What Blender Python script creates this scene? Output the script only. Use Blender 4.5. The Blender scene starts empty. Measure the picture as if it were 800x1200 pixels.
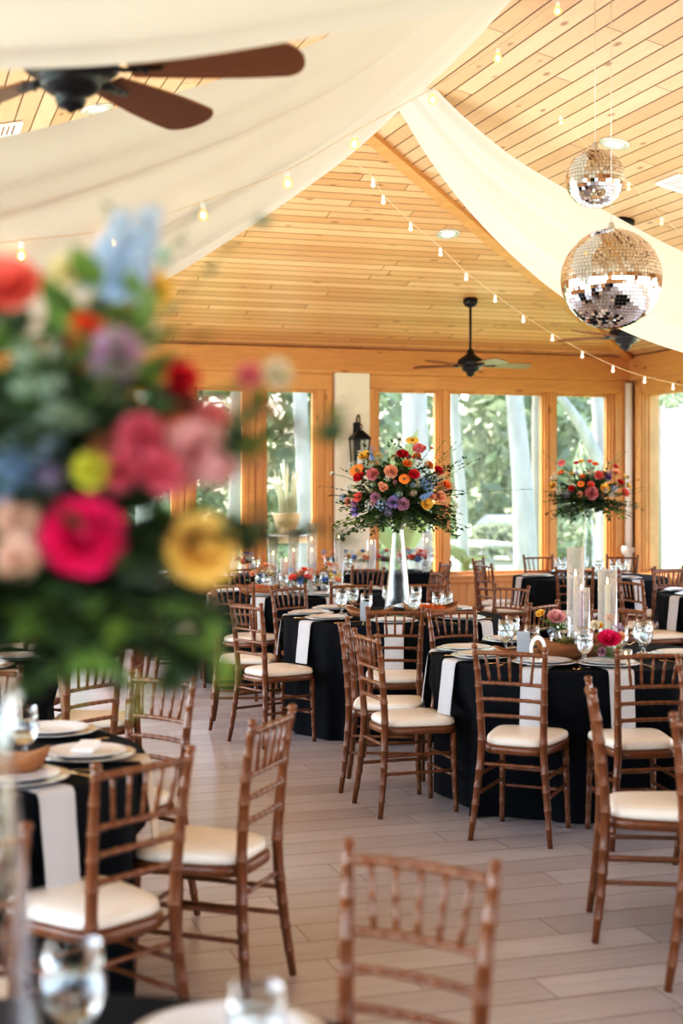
import bpy, math, random
from mathutils import Vector, Matrix, Quaternion
R = random.Random(11)
PI = math.pi
D = bpy.data
S = bpy.context.scene
COL = S.collection
# ------------------------------------------------------------------ frames
TH = math.radians(17.6)           # the room is turned this much against the view
CT, ST = math.cos(TH), math.sin(TH)
FPX, HY, HC = 1666.7, 570.0, 1.667   # focal length in pixels, horizon row, eye height
XR, XL, YB, YF = 8.687, -2.63, 15.6, -4.0
ZT, PITCH = 3.24, 0.2285
def W(X, Y, Z=0.0):               # distance to the right / ahead of the viewer -> room metres
    return Vector((X*CT + Y*ST, -X*ST + Y*CT, Z))
def px(x, y, Y):
    return W((x-400)/FPX*Y, Y, HC + (HY-y)/FPX*Y)
def wdir(dx, dy):
    return Vector((dx*CT + dy*ST, -dx*ST + dy*CT, 0))
def yaw(dx, dy):
    d = wdir(dx, dy)
    return math.atan2(-d.x, d.y)
def ceil_z(p):
    d = min(XR-p.x, p.x-XL, YB-p.y, p.y-YF)
    return ZT + PITCH*d
# ------------------------------------------------------------------ materials
def nodes_of(name):
    m = D.materials.new(name); m.use_nodes = True
    nt = m.node_tree; nt.nodes.clear()
    return m, nt
def N(nt, t, **kw):
    n = nt.nodes.new(t)
    for k, v in kw.items():
        if k == 'ins':
            for a, b in v.items():
                if isinstance(b, bpy.types.NodeSocket): nt.links.new(b, n.inputs[a])
                else: n.inputs[a].default_value = b
        else: setattr(n, k, v)
    return n
def MA(nt, op, a, b=0.0, c=None):
    ins = {0: a, 1: b}
    if c is not None: ins[2] = c
    return N(nt, 'ShaderNodeMath', operation=op, ins=ins).outputs[0]
def MIX(nt, fac, a, b, blend='MIX'):
    n = N(nt, 'ShaderNodeMix', data_type='RGBA', blend_type=blend)
    for i, v in ((0, fac), (6, a), (7, b)):
        if isinstance(v, bpy.types.NodeSocket): nt.links.new(v, n.inputs[i])
        else: n.inputs[i].default_value = v if i == 0 else (v[0], v[1], v[2], 1)
    return n.outputs[2]
def c4(c): return (c[0], c[1], c[2], 1)
def OUT(nt, sh, disp=None):
    o = N(nt, 'ShaderNodeOutputMaterial'); nt.links.new(sh, o.inputs[0])
def P(name, col, rough=.5, metal=0, var=.12, scale=30, bump=0, bscale=None, trans=0, ior=1.45,
      sheen=0, coat=0, emit=None, estr=0, stretch=None, sss=0, spec=.5):
    m, nt = nodes_of(name)
    tc = N(nt, 'ShaderNodeTexCoord').outputs['Object']
    if stretch:
        tc = N(nt, 'ShaderNodeVectorMath', operation='MULTIPLY', ins={0: tc, 1: stretch}).outputs[0]
    nz = N(nt, 'ShaderNodeTexNoise', ins={'Vector': tc, 'Scale': scale, 'Detail': 4.0}).outputs[0]
    lo = [max(0, x*(1-var)) for x in col]; hi = [min(1, x*(1+var)) for x in col]
    colr = MIX(nt, nz, lo, hi)
    b = N(nt, 'ShaderNodeBsdfPrincipled', ins={'Base Color': colr, 'Roughness': rough, 'Metallic': metal, 'IOR': ior,
        'Transmission Weight': trans, 'Sheen Weight': sheen, 'Coat Weight': coat, 'Specular IOR Level': spec})
    if emit: b.inputs['Emission Color'].default_value = c4(emit); b.inputs['Emission Strength'].default_value = estr
    if sss:
        b.inputs['Subsurface Weight'].default_value = sss
    if bump:
        n2 = N(nt, 'ShaderNodeTexNoise', ins={'Vector': tc, 'Scale': bscale or scale, 'Detail': 3.0}).outputs[0]
        bp = N(nt, 'ShaderNodeBump', ins={'Strength': bump, 'Distance': .01, 'Height': n2})
        nt.links.new(bp.outputs[0], b.inputs['Normal'])
    OUT(nt, b.outputs[0]); return m
def thin_glass(name, tint=(.97, .985, .98), refl=.9, edge=.35, bump=0, rough=0.0, veil=0.0):
    m, nt = nodes_of(name)
    t = N(nt, 'ShaderNodeBsdfTransparent', ins={'Color': c4(tint)})
    g = N(nt, 'ShaderNodeBsdfGlossy', ins={'Color': (refl, refl, refl, 1), 'Roughness': rough})
    lw = N(nt, 'ShaderNodeLayerWeight', ins={'Blend': edge})
    f = MA(nt, 'MULTIPLY_ADD', lw.outputs['Facing'], .75, .05)
    f = MA(nt, 'POWER', f, 1.6)
    if bump:
        tc = N(nt, 'ShaderNodeTexCoord').outputs['Object']
        n2 = N(nt, 'ShaderNodeTexNoise', ins={'Vector': tc, 'Scale': 60.0}).outputs[0]
        bp = N(nt, 'ShaderNodeBump', ins={'Strength': bump, 'Distance': .01, 'Height': n2})
        nt.links.new(bp.outputs[0], g.inputs['Normal']); nt.links.new(bp.outputs[0], lw.inputs['Normal'])
    mx = N(nt, 'ShaderNodeMixShader', ins={0: f, 1: t.outputs[0], 2: g.outputs[0]})
    if veil:      # whitish haze and reflected light painted into the glass
        d = N(nt, 'ShaderNodeBsdfDiffuse', ins={'Color': (.9, .9, .9, 1)}); tl = N(nt, 'ShaderNodeBsdfTranslucent', ins={'Color': (.9, .9, .9, 1)})
        dv = N(nt, 'ShaderNodeMixShader', ins={0: .5, 1: d.outputs[0], 2: tl.outputs[0]})
        mx = N(nt, 'ShaderNodeMixShader', ins={0: veil, 1: mx.outputs[0], 2: dv.outputs[0]})
    OUT(nt, mx.outputs[0]); return m
def planks(name, across, width, length, light, dark, rough=.45, knots=.5, groove=.035, gdark=.35, grain=.35,
           bump=.25, along_axis=None, vary=1.0, tint=None):
    groove = max(groove, .001)
    m, nt = nodes_of(name)
    tc = N(nt, 'ShaderNodeTexCoord').outputs['Object']
    sp = N(nt, 'ShaderNodeSeparateXYZ', ins={0: tc})
    al = along_axis if along_axis is not None else 1-across
    a, l = sp.outputs[across], sp.outputs[al]
    ai = MA(nt, 'DIVIDE', a, width); idx = MA(nt, 'FLOOR', ai); fr = MA(nt, 'FRACT', ai)
    r1 = N(nt, 'ShaderNodeTexWhiteNoise', noise_dimensions='1D', ins={'W': idx}).outputs[0]
    ls = MA(nt, 'ADD', MA(nt, 'DIVIDE', l, length), MA(nt, 'MULTIPLY', r1, 7.3))
    li = MA(nt, 'FLOOR', ls); lf = MA(nt, 'FRACT', ls)
    cv = N(nt, 'ShaderNodeCombineXYZ', ins={0: idx, 1: li, 2: 0.0}).outputs[0]
    r2 = N(nt, 'ShaderNodeTexWhiteNoise', noise_dimensions='3D', ins={'Vector': cv}).outputs[0]
    gv = N(nt, 'ShaderNodeCombineXYZ', ins={0: MA(nt, 'MULTIPLY', l, 1.3), 1: MA(nt, 'MULTIPLY', a, 22.0), 2: MA(nt, 'MULTIPLY', r2, 30.0)}).outputs[0]
    gn = N(nt, 'ShaderNodeTexNoise', ins={'Vector': gv, 'Scale': 2.0, 'Detail': 5.0, 'Distortion': 1.2}).outputs[0]
    col = MIX(nt, MA(nt, 'MULTIPLY', r2, vary), light, dark)
    g2 = N(nt, 'ShaderNodeMapRange', ins={0: gn, 1: .35, 2: .7, 3: 0.0, 4: grain}).outputs[0]
    col = MIX(nt, g2, col, [x*.55 for x in dark])
    if knots:
        kv = N(nt, 'ShaderNodeCombineXYZ', ins={0: MA(nt, 'MULTIPLY', l, 1.6), 1: MA(nt, 'MULTIPLY', a, 4.2), 2: MA(nt, 'MULTIPLY', r2, 9.0)}).outputs[0]
        vo = N(nt, 'ShaderNodeTexVoronoi', ins={'Vector': kv, 'Scale': 1.6}).outputs['Distance']
        km = N(nt, 'ShaderNodeMapRange', ins={0: vo, 1: .07, 2: .15, 3: knots, 4: 0.0}).outputs[0]
        col = MIX(nt, km, col, [dark[0]*.3, dark[1]*.2, dark[2]*.18])
    ed = MA(nt, 'MINIMUM', fr, MA(nt, 'SUBTRACT', 1.0, fr))
    gm = N(nt, 'ShaderNodeMapRange', ins={0: ed, 1: groove*.5, 2: groove, 3: 1.0, 4: 0.0}).outputs[0]
    le = MA(nt, 'MULTIPLY', MA(nt, 'MINIMUM', lf, MA(nt, 'SUBTRACT', 1.0, lf)), length/width)
    lm = N(nt, 'ShaderNodeMapRange', ins={0: le, 1: groove*.35, 2: groove*.7, 3: 1.0, 4: 0.0}).outputs[0]
    gm = MA(nt, 'MAXIMUM', gm, lm)
    col = MIX(nt, MA(nt, 'MULTIPLY', gm, 1-gdark), col, [dark[0]*.25, dark[1]*.18, dark[2]*.14])
    b = N(nt, 'ShaderNodeBsdfPrincipled', ins={'Base Color': col, 'Roughness': rough})
    h = MA(nt, 'SUBTRACT', MA(nt, 'MULTIPLY', gn, .15), gm)
    bp = N(nt, 'ShaderNodeBump', ins={'Strength': bump, 'Distance': .006, 'Height': h})
    nt.links.new(bp.outputs[0], b.inputs['Normal'])
    OUT(nt, b.outputs[0]); return m
def cloth_sheer(name, col, transl=.45, transp=.08):
    m, nt = nodes_of(name)
    tc = N(nt, 'ShaderNodeTexCoord').outputs['Object']
    nz = N(nt, 'ShaderNodeTexNoise', ins={'Vector': tc, 'Scale': 1.5, 'Detail': 3.0}).outputs[0]
    cc = MIX(nt, nz, [x*.93 for x in col], col)
    d = N(nt, 'ShaderNodeBsdfDiffuse', ins={'Color': cc}); t = N(nt, 'ShaderNodeBsdfTranslucent', ins={'Color': cc})
    m1 = N(nt, 'ShaderNodeMixShader', ins={0: transl, 1: d.outputs[0], 2: t.outputs[0]})
    tr = N(nt, 'ShaderNodeBsdfTransparent')
    m2 = N(nt, 'ShaderNodeMixShader', ins={0: transp, 1: m1.outputs[0], 2: tr.outputs[0]})
    OUT(nt, m2.outputs[0]); return m
def leafmat(name, col, var=.35, transl=.3, rough=.5):
    m, nt = nodes_of(name)
    g = N(nt, 'ShaderNodeNewGeometry')
    r = g.outputs['Random Per Island']
    cc = MIX(nt, r, [x*(1-var) for x in col], [min(1, x*(1+var)) for x in col])
    b = N(nt, 'ShaderNodeBsdfPrincipled', ins={'Base Color': cc, 'Roughness': rough})
    t = N(nt, 'ShaderNodeBsdfTranslucent', ins={'Color': cc})
    mx = N(nt, 'ShaderNodeMixShader', ins={0: transl, 1: b.outputs[0], 2: t.outputs[0]})
    OUT(nt, mx.outputs[0]); return m
M = {}
M['chair'] = P('chair wood', (.15, .050, .014), .32, var=.45, scale=14, stretch=(3, 3, .6), coat=.15)
M['worn_glint'] = P('worn joint', (.21, .10, .055), .30, var=.3, scale=40)  # paler joint bands: wear, plus glints painted into the colour
M['ivory'] = P('ivory vinyl', (.80, .73, .63), .36, var=.05, scale=20, bump=.05, bscale=60)
M['black_cloth'] = P('black tablecloth', (.0035, .0045, .007), .85, var=.3, scale=60, sheen=.0, bump=.05, bscale=300, spec=.14)
M['napkin'] = P('napkin linen', (.50, .50, .51), .8, var=.06, scale=200, bump=.08, bscale=400)
M['napkin_tan'] = P('napkin tan', (.52, .42, .33), .8, var=.08, scale=200)
M['plate'] = P('white china', (.66, .68, .71), .14, var=.04, scale=8, coat=.4)
M['charger'] = P('silver rimmed charger', (.70, .71, .72), .16, metal=.55, var=.12, scale=40)
M['silver'] = P('silver cutlery', (.78, .77, .75), .18, metal=1, var=.1, scale=20)
M['gold'] = P('gold cutlery', (.72, .52, .28), .22, metal=1, var=.1, scale=20)
M['goblet'] = thin_glass('goblet glass', (.95, .965, .97), .95, .55)
M['water'] = P('water', (.96, .98, 1), 0, trans=1, ior=1.33, var=.01)
M['cyl'] = thin_glass('cylinder glass', (.985, .99, .99), .95, .4, veil=.17)
M['vase'] = thin_glass('vase glass', (.96, .975, .975), .95, .45, bump=.15)
M['pane'] = thin_glass('window glass', (.985, .99, .99), .6, .2, veil=.035)
M['can_white'] = P('white enamel', (.85, .84, .80), .4, var=.04)
M['fixture'] = P('brushed trim', (.55, .58, .52), .3, metal=.6, var=.1)
M['lamp_face'] = P('lamp face', (1, .9, .7), .4, emit=(1, .86, .62), estr=3, var=.01)
M['bulb'] = P('warm bulb', (1, .7, .4), .2, emit=(1, .50, .16), estr=30, var=.01)
M['bulb_dim'] = P('pale bulb', (1, .85, .7), .2, emit=(1, .60, .28), estr=5, var=.01)
M['cord'] = P('pale cord', (.72, .55, .38), .6, var=.08)
M['wire'] = P('steel wire', (.75, .72, .68), .4, metal=.5, var=.08)
M['fan_black'] = P('bronze fan metal', (.018, .017, .018), .38, metal=.6, var=.3, scale=20)
M['fan_blade'] = P('brown fan blade', (.15, .050, .019), .33, var=.25, scale=8, stretch=(1, 6, 6))
M['mirror'] = P('mirror tile', (.86, .86, .86), .03, metal=1, var=.06, scale=18)
M['ball_core'] = P('ball core', (.30, .28, .26), .5, var=.1)
M['drape'] = cloth_sheer('sheer ivory drape', (.78, .725, .665), .30, .04)
M['fir'] = planks('fir trim', 2, .6, 3.1, (.64, .30, .10), (.54, .225, .065), .42, .7, .0, 1, .4, .1, along_axis=0)
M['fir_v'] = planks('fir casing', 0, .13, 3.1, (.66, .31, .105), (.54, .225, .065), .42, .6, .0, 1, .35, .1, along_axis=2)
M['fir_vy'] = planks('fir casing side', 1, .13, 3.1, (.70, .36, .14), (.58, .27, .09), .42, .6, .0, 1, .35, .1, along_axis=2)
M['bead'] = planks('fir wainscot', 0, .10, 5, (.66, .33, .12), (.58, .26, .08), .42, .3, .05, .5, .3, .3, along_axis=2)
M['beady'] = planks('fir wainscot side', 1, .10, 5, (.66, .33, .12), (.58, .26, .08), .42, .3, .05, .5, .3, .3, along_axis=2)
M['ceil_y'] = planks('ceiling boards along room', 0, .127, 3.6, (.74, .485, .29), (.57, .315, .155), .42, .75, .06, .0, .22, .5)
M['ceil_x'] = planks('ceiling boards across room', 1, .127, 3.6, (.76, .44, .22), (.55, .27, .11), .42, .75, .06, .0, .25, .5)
M['floor'] = planks('grey wood floor', 1, .2, 1.22, (.55, .525, .545), (.42, .395, .41), .30, 0, .022, .1, .35, .15)
M['cream'] = P('cream stucco', (.74, .66, .54), .85, var=.05, scale=60, bump=.15, bscale=120)
M['pipe'] = P('painted pipe', (.78, .74, .68), .5, var=.05)
M['lantern'] = P('black iron', (.014, .015, .018), .4, metal=.7, var=.3)
M['lglass'] = thin_glass('lantern glass', (.9, .93, .93), .8, .4)
M['bowl'] = P('rustic wood bowl', (.27, .115, .045), .5, var=.4, scale=10, stretch=(1, 5, 5), bump=.15)
M['moss'] = leafmat('moss', (.18, .20, .05), .6, .1)
M['card'] = P('grey card', (.33, .37, .41), .6, var=.06)
M['white_card'] = P('white card', (.84, .84, .82), .5, var=.04)
M['wax_ivory'] = P('ivory wax', (.86, .74, .52), .45, var=.04, sss=.2)
M['wax_mauve'] = P('mauve wax', (.60, .40, .50), .45, var=.04, sss=.2)
M['wax_coral'] = P('coral wax', (.80, .33, .24), .45, var=.04, sss=.2)
M['wax_white'] = P('white wax', (.88, .86, .82), .45, var=.03, sss=.2)
M['wick'] = P('wick', (.02, .02, .02), .9)
M['flame'] = P('flame', (1, .8, .4), .5, emit=(1, .68, .28), estr=14, var=.01)
M['stem'] = P('green stem', (.08, .15, .04), .6, var=.3)
M['leaf'] = leafmat('ruscus leaf', (.028, .058, .018), .5, .2)
M['leaf2'] = leafmat('light leaf', (.13, .22, .05), .4, .3)
M['leaf3'] = leafmat('grey green leaf', (.17, .23, .16), .3, .25)
FC = dict(red=(.62, .012, .03), magenta=(.74, .012, .15), coral=(.86, .20, .16), pink=(.84, .30, .33), lightpink=(.82, .47, .48),
          peach=(.87, .47, .32), orange=(.88, .26, .05), redorange=(.80, .12, .03), yellow=(.93, .60, .12), paleyellow=(.88, .80, .48), chartreuse=(.62, .60, .09),
          lavender=(.42, .30, .58), mauve=(.55, .30, .42), purple=(.25, .12, .32), blue=(.24, .38, .70), paleblue=(.45, .58, .80),
          white=(.85, .86, .80), cream=(.85, .78, .62), burgundy=(.34, .008, .03), mint=(.58, .72, .60), dustypink=(.72, .28, .30), salmon=(.70, .30, .18), lilac=(.58, .40, .55), blush=(.78, .54, .44), rosepink=(.70, .16, .23), skyblue=(.40, .53, .70), butter=(.92, .62, .20))
for k, v in FC.items(): M['f_'+k] = leafmat('petal '+k, v, .16, .3, .55)
M['f_eye'] = P('flower eye', (.16, .10, .03), .8, var=.4, scale=200)
M['bark'] = P('pale bark', (.38, .375, .37), .9, var=.5, scale=6, bump=.5, bscale=12, stretch=(1, 1, .3))
M['bark2'] = P('tan bark', (.28, .25, .22), .9, var=.3, scale=6, bump=.5, bscale=12, stretch=(1, 1, .3))
M['tree1'] = leafmat('garden leaves', (.42, .475, .29), .45, .35)
M['tree2'] = leafmat('dark garden leaves', (.30, .355, .21), .5, .45)
M['tree3'] = leafmat('pale garden leaves', (.48, .55, .30), .4, .35)
M['banana'] = leafmat('banana leaf', (.17, .26, .11), .2, .25)
M['grass'] = P('lawn', (.28, .40, .15), .95, var=.35, scale=3, bump=.2)
M['path'] = P('pale path', (.70, .66, .58), .9, var=.12, scale=8)
M['pot'] = P('terracotta tan pot', (.50, .38, .22), .7, var=.15, scale=10)
M['cactus'] = P('pale stems', (.44, .48, .34), .6, var=.15)
M['grey_wood'] = P('weathered wood', (.42, .40, .38), .8, var=.2, scale=10)
M['bulb_glass'] = None
m_, nt_ = nodes_of('glowing bulb glass')
_t = N(nt_, 'ShaderNodeBsdfTransparent', ins={'Color': (1, .93, .85, 1)}); _e = N(nt_, 'ShaderNodeEmission', ins={'Color': (1, .46, .15, 1), 'Strength': 1.8})
OUT(nt_, N(nt_, 'ShaderNodeMixShader', ins={0: .5, 1: _t.outputs[0], 2: _e.outputs[0]}).outputs[0]); M['bulb_glass'] = m_
m_, nt_ = nodes_of('pale bulb glass')
_t = N(nt_, 'ShaderNodeBsdfTransparent', ins={'Color': (1, .97, .93, 1)}); _e = N(nt_, 'ShaderNodeEmission', ins={'Color': (1, .80, .62, 1), 'Strength': 1.4})
OUT(nt_, N(nt_, 'ShaderNodeMixShader', ins={0: .5, 1: _t.outputs[0], 2: _e.outputs[0]}).outputs[0]); M['bulb_glass_dim'] = m_
M['white_wall'] = P('white wall', (.88, .88, .88), .7, var=.03)
# ------------------------------------------------------------------ mesh builder
class MB:
    def __init__(s): s.v = []; s.f = []; s.m = []; s.s = []
    def add(s, vs, fs, mi=0, sm=True):
        o = len(s.v); s.v += [tuple(x) for x in vs]
        for k, f in enumerate(fs):
            s.f.append(tuple(o+i for i in f)); s.m.append(mi[k] if isinstance(mi, list) else mi); s.s.append(sm)
        return s
    def box(s, a, b, mi=0):
        x0, y0, z0 = a; x1, y1, z1 = b
        if x0 > x1: x0, x1 = x1, x0
        if y0 > y1: y0, y1 = y1, y0
        if z0 > z1: z0, z1 = z1, z0
        vs = [(x0,y0,z0),(x1,y0,z0),(x1,y1,z0),(x0,y1,z0),(x0,y0,z1),(x1,y0,z1),(x1,y1,z1),(x0,y1,z1)]
        return s.add(vs, [(3,2,1,0),(4,5,6,7),(0,1,5,4),(1,2,6,5),(2,3,7,6),(3,0,4,7)], mi, False)
    def tube(s, path, rad, n=10, mi=0, caps=True, flat=1.0):
        path = [Vector(p) for p in path]
        if not isinstance(rad, (list, tuple)): rad = [rad]*len(path)
        vs = []; up = None; K = len(path)
        for i, p in enumerate(path):
            t = (path[min(i+1, K-1)] - path[max(i-1, 0)])
            if t.length < 1e-9: t = Vector((0, 0, 1))
            t.normalize()
            if up is None:
                up = Vector((1, 0, 0)) if abs(t.x) < .9 else Vector((0, 1, 0))
            u = (up - t*up.dot(t)).normalized(); w = t.cross(u); up = u
            for k in range(n):
                a = 2*PI*k/n
                vs.append(p + (u*math.cos(a) + w*math.sin(a)*flat)*rad[i])
        fs = []; ms = []
        for i in range(K-1):
            for k in range(n):
                k2 = (k+1) % n
                fs.append((i*n+k, i*n+k2, (i+1)*n+k2, (i+1)*n+k)); ms.append(mi[i] if isinstance(mi, list) else mi)
        if caps:
            fs.append(tuple(range(n))[::-1]); fs.append(tuple((K-1)*n+k for k in range(n))); ms += [0 if isinstance(mi, list) else mi]*2
        return s.add(vs, fs, ms)
    def lathe(s, prof, n=24, c=(0,0,0), mi=0, sx=1.0, sy=1.0):
        vs = []; fs = []; ms = []
        for r, z in prof:
            r = max(r, .0002)
            for k in range(n):
                a = 2*PI*k/n; vs.append((c[0]+r*sx*math.cos(a), c[1]+r*sy*math.sin(a), c[2]+z))
        for i in range(len(prof)-1):
            for k in range(n):
                k2 = (k+1) % n
                fs.append((i*n+k, i*n+k2, (i+1)*n+k2, (i+1)*n+k)); ms.append(mi[i] if isinstance(mi, list) else mi)
        return s.add(vs, fs, ms)
    def grid(s, pts, mi=0, sm=True):
        a, b = len(pts), len(pts[0])
        return s.add([p for r in pts for p in r], [(i*b+j, i*b+j+1, (i+1)*b+j+1, (i+1)*b+j) for i in range(a-1) for j in range(b-1)], mi, sm)
    def xf(s, mat, start=0):
        for i in range(start, len(s.v)): s.v[i] = tuple(mat @ Vector(s.v[i]))
        return s
    def mesh(s, name, mats):
        me = D.meshes.new(name); me.from_pydata(s.v, [], s.f)
        for m in (mats if isinstance(mats, (list, tuple)) else [mats]): me.materials.append(M[m] if isinstance(m, str) else m)
        me.polygons.foreach_set('material_index', s.m); me.polygons.foreach_set('use_smooth', s.s); me.update()
        return me
    def build(s, name, mats, parent=None, bevel=0, loc=None, rz=0):
        o = D.objects.new(name, s.mesh(name, mats)); COL.objects.link(o)
        if parent: o.parent = parent
        if loc is not None: o.location = loc
        o.rotation_euler.z = rz
        if bevel:
            b = o.modifiers.new('edge', 'BEVEL'); b.width = bevel; b.segments = 2; b.limit_method = 'ANGLE'
        return o
def link(name, me, parent=None, loc=(0,0,0), rz=0):
    o = D.objects.new(name, me); COL.objects.link(o); o.parent = parent; o.location = loc; o.rotation_euler.z = rz; return o
def empty(name, loc=(0,0,0), rz=0):
    o = D.objects.new(name, None); COL.objects.link(o); o.location = loc; o.rotation_euler.z = rz; o.empty_display_size = .1; return o
def tag(o, label=None, cat=None, group=None, kind=None):
    if label: o['label'] = label
    if cat: o['category'] = cat
    if group: o['group'] = group
    if kind: o['kind'] = kind
    return o
def kids(o): return KIDS.get(o.name, list(o.children))
KIDS = {}
def copy_tree(o, parent=None):
    c = o.copy(); COL.objects.link(c); c.parent = parent
    for ch in o.children: copy_tree(ch, c)
    return c
def dense(path, step=.006):
    """Catmull-Rom through the points, sampled by length -> list of (s, point)"""
    p = [Vector(q) for q in path]; p = [p[0]*2-p[1]] + p + [p[-1]*2-p[-2]]
    out = []
    for i in range(1, len(p)-2):
        n = max(2, int((p[i+1]-p[i]).length/step))
        for k in range(n + (1 if i == len(p)-3 else 0)):
            t = k/n
            out.append(.5*((2*p[i]) + (p[i+1]-p[i-1])*t + (2*p[i-1]-5*p[i]+4*p[i+1]-p[i+2])*t*t + (3*p[i]-p[i-1]-3*p[i+1]+p[i+2])*t**3))
    return out
def crv(path, n):
    d = dense(path, .02)
    return [d[round(i*(len(d)-1)/(n-1))] for i in range(n)]
# ================================================================== SETTING
def struct(o, **k): o['kind'] = 'structure'; return o
def wallx(x):      # picture column -> x on the back wall
    k = (x-400)/FPX; return YB*(k*CT+ST)/(CT-k*ST)
def zback(x, y):
    k = (x-400)/FPX; Y = YB/(CT-k*ST); return HC + (HY-y)/FPX*Y
def wally(x):      # picture column -> y on the right wall
    k = (x-400)/FPX; Y = XR/(k*CT+ST); return Y*(CT-k*ST)
T_ = .22
ZW0, ZW1 = .62, 2.80
# floor
struct(MB().box((XL-.3, YF-.3, -.12), (XR+.3, YB+.3, 0)).build('floor', 'floor'))
# ceiling: hip roof of four board-clad slopes
hf = (XR-XL)/2; xm = (XR+XL)/2; zr = ZT+PITCH*hf
e = .05
A = [(XL-e, YF-e, ZT), (XR+e, YF-e, ZT), (XR+e, YB+e, ZT), (XL-e, YB+e, ZT), (xm, YF+hf, zr), (xm, YB-hf, zr)]
c = MB(); c.add(A, [(1, 2, 5, 4), (3, 0, 4, 5), (2, 3, 5), (0, 1, 4)], [0, 0, 1, 1], False)
c.add([(x, y, z+.25) for x, y, z in A], [(1, 2, 5, 4), (3, 0, 4, 5), (2, 3, 5), (0, 1, 4)], 0, False)
struct(c.build('ceiling', ['ceil_y', 'ceil_x']))
# hip boards and ridge board
def hipboard(a, b, w=.12, h=.05):
    a, b = Vector(a), Vector(b); t = (b-a).normalized(); sd = t.cross(Vector((0, 0, 1))).normalized()
    vs = []
    for p in (a, b):
        for q in (-1, 1):
            for z in (-h, .03): vs.append(p + sd*q*w/2 + Vector((0, 0, z)))
    m = MB(); m.add(vs, [(0, 4, 6, 2), (1, 3, 7, 5), (0, 1, 5, 4), (2, 6, 7, 3), (0, 2, 3, 1), (4, 5, 7, 6)], 0, False); return m
for i, (a, b) in enumerate((((XR, YB, ZT), (xm, YB-hf, zr)), ((XL, YB, ZT), (xm, YB-hf, zr)), ((xm, YB-hf, zr), (xm, YF+hf, zr)), ((XR, YF, ZT), (xm, YF+hf, zr)), ((XL, YF, ZT), (xm, YF+hf, zr)))):
    struct(hipboard(a, b).build('trim_%d' % (i+1), 'fir'))
# walls with openings. side: axis of run 0 = along x, 1 = along y
wcount = [0]
def wall(name, run, at, out, lo, hi, ops, mats):
    """ops: (a, b, z0, z1). The board wall is built around the openings; each opening gets a window."""
    m = MB()
    def bx(a, b, z0, z1, d0=0, d1=T_, mi=0):
        if b-a < 1e-4 or z1-z0 < 1e-4: return
        p, q = at+out*d0, at+out*d1
        if run == 0: m.box((a, p, z0), (b, q, z1), mi)
        else: m.box((p, a, z0), (q, b, z1), mi)
    ops = sorted(ops); cur = lo
    for a, b, z0, z1 in ops:
        bx(cur, a, 0, ZT+.02); bx(a, b, 0, z0, 0, T_, 1); bx(a, b, z1, ZT+.02); cur = b
    bx(cur, hi, 0, ZT+.02)
    struct(m.build(name, mats))
    for a, b, z0, z1 in ops:
        wcount[0] += 1
        root = struct(empty('window_%d' % wcount[0], (0, 0, 0)))
        f = MB()
        def fb(a0, b0, c0, c1, d0, d1):
            p, q = at+out*d0, at+out*d1
            if run == 0: f.box((a0, p, c0), (b0, q, c1))
            else: f.box((p, a0, c0), (q, b0, c1))
        for (w, d0, d1) in ((.018, .03, .07), (.035, .07, .15)):
            fb(a, a+w, z0, z1, d0, d1); fb(b-w, b, z0, z1, d0, d1); fb(a+w, b-w, z0, z0+w, d0, d1); fb(a+w, b-w, z1-w, z1, d0, d1)
        f.build('window_frame', mats[2], root)
        g = MB(); p = at+out*.11
        if run == 0: g.add([(a+.03, p, z0+.03), (b-.03, p, z0+.03), (b-.03, p, z1-.03), (a+.03, p, z1-.03)], [(0, 1, 2, 3)], 0, False)
        else: g.add([(p, a+.03, z0+.03), (p, b-.03, z0+.03), (p, b-.03, z1-.03), (p, a+.03, z1-.03)], [(0, 1, 2, 3)], 0, False)
        g.build('pane', 'pane', root)
right_grp = [(443, 516), (527, 641), (652, 717)]
left_grp = [(311, 372), (228, 289), (145, 206), (62, 123), (-21, 40), (-104, -43)]
ops = [(wallx(a), wallx(b), ZW0, ZW1) for a, b in right_grp] + [(wallx(a), wallx(b), .28, ZW1-.02) for a, b in left_grp]
x0 = wallx(-125)-.4
while x0 - 1.2 > XL+.3: ops.append((x0-1.0, x0, .62, ZW1)); x0 -= 1.25
wall('wall_back', 0, YB, 1, XL, XR, ops, ['fir_v', 'bead', 'fir_v'])
y0 = wally(753); ops = []
while y0 - 1.9 > YF+.3: ops.append((y0-1.75, y0, ZW0, ZW1)); y0 -= 1.95
wall('wall_right', 1, XR, 1, YF, YB, ops, ['fir_vy', 'beady', 'fir_vy'])
y0 = YB-1.0; ops = []
while y0 - 1.9 > YF+.3: ops.append((y0-1.75, y0, ZW0, ZW1)); y0 -= 1.95
wall('wall_left', 1, XL, -1, YF, YB, ops, ['fir_vy', 'beady', 'fir_vy'])
x0 = XL+.6; ops = []
while x0 + 1.9 < XR-.3: ops.append((x0, x0+1.75, ZW0, ZW1)); x0 += 1.95
wall('wall_front', 0, YF, -1, XL, XR, ops, ['fir_v', 'bead', 'fir_v'])
# header beams under the ceiling, casings, sills
tn = [5]
def trim(mb, mat, bevel=.006):
    tn[0] += 1; return struct(mb.build('trim_%d' % tn[0], mat, None, bevel))
def mat_run(r): return ('fir' if r == 0 else 'fir_y')
M['fir_y'] = planks('fir header side', 2, .6, 3.1, (.68, .36, .14), (.58, .27, .09), .42, .7, .0, 1, .4, .1, along_axis=1)
zh0 = 2.96
trim(MB().box((XL, YB-.06, zh0), (XR, YB, ZT+.01)), 'fir'); trim(MB().box((XR-.06, YF, zh0), (XR, YB-.06, ZT+.01)), 'fir_y')
trim(MB().box((XL, YF, zh0), (XL+.06, YB-.06, ZT+.01)), 'fir_y'); trim(MB().box((XL+.06, YF, zh0), (XR-.06, YF+.06, ZT+.01)), 'fir')
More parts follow.
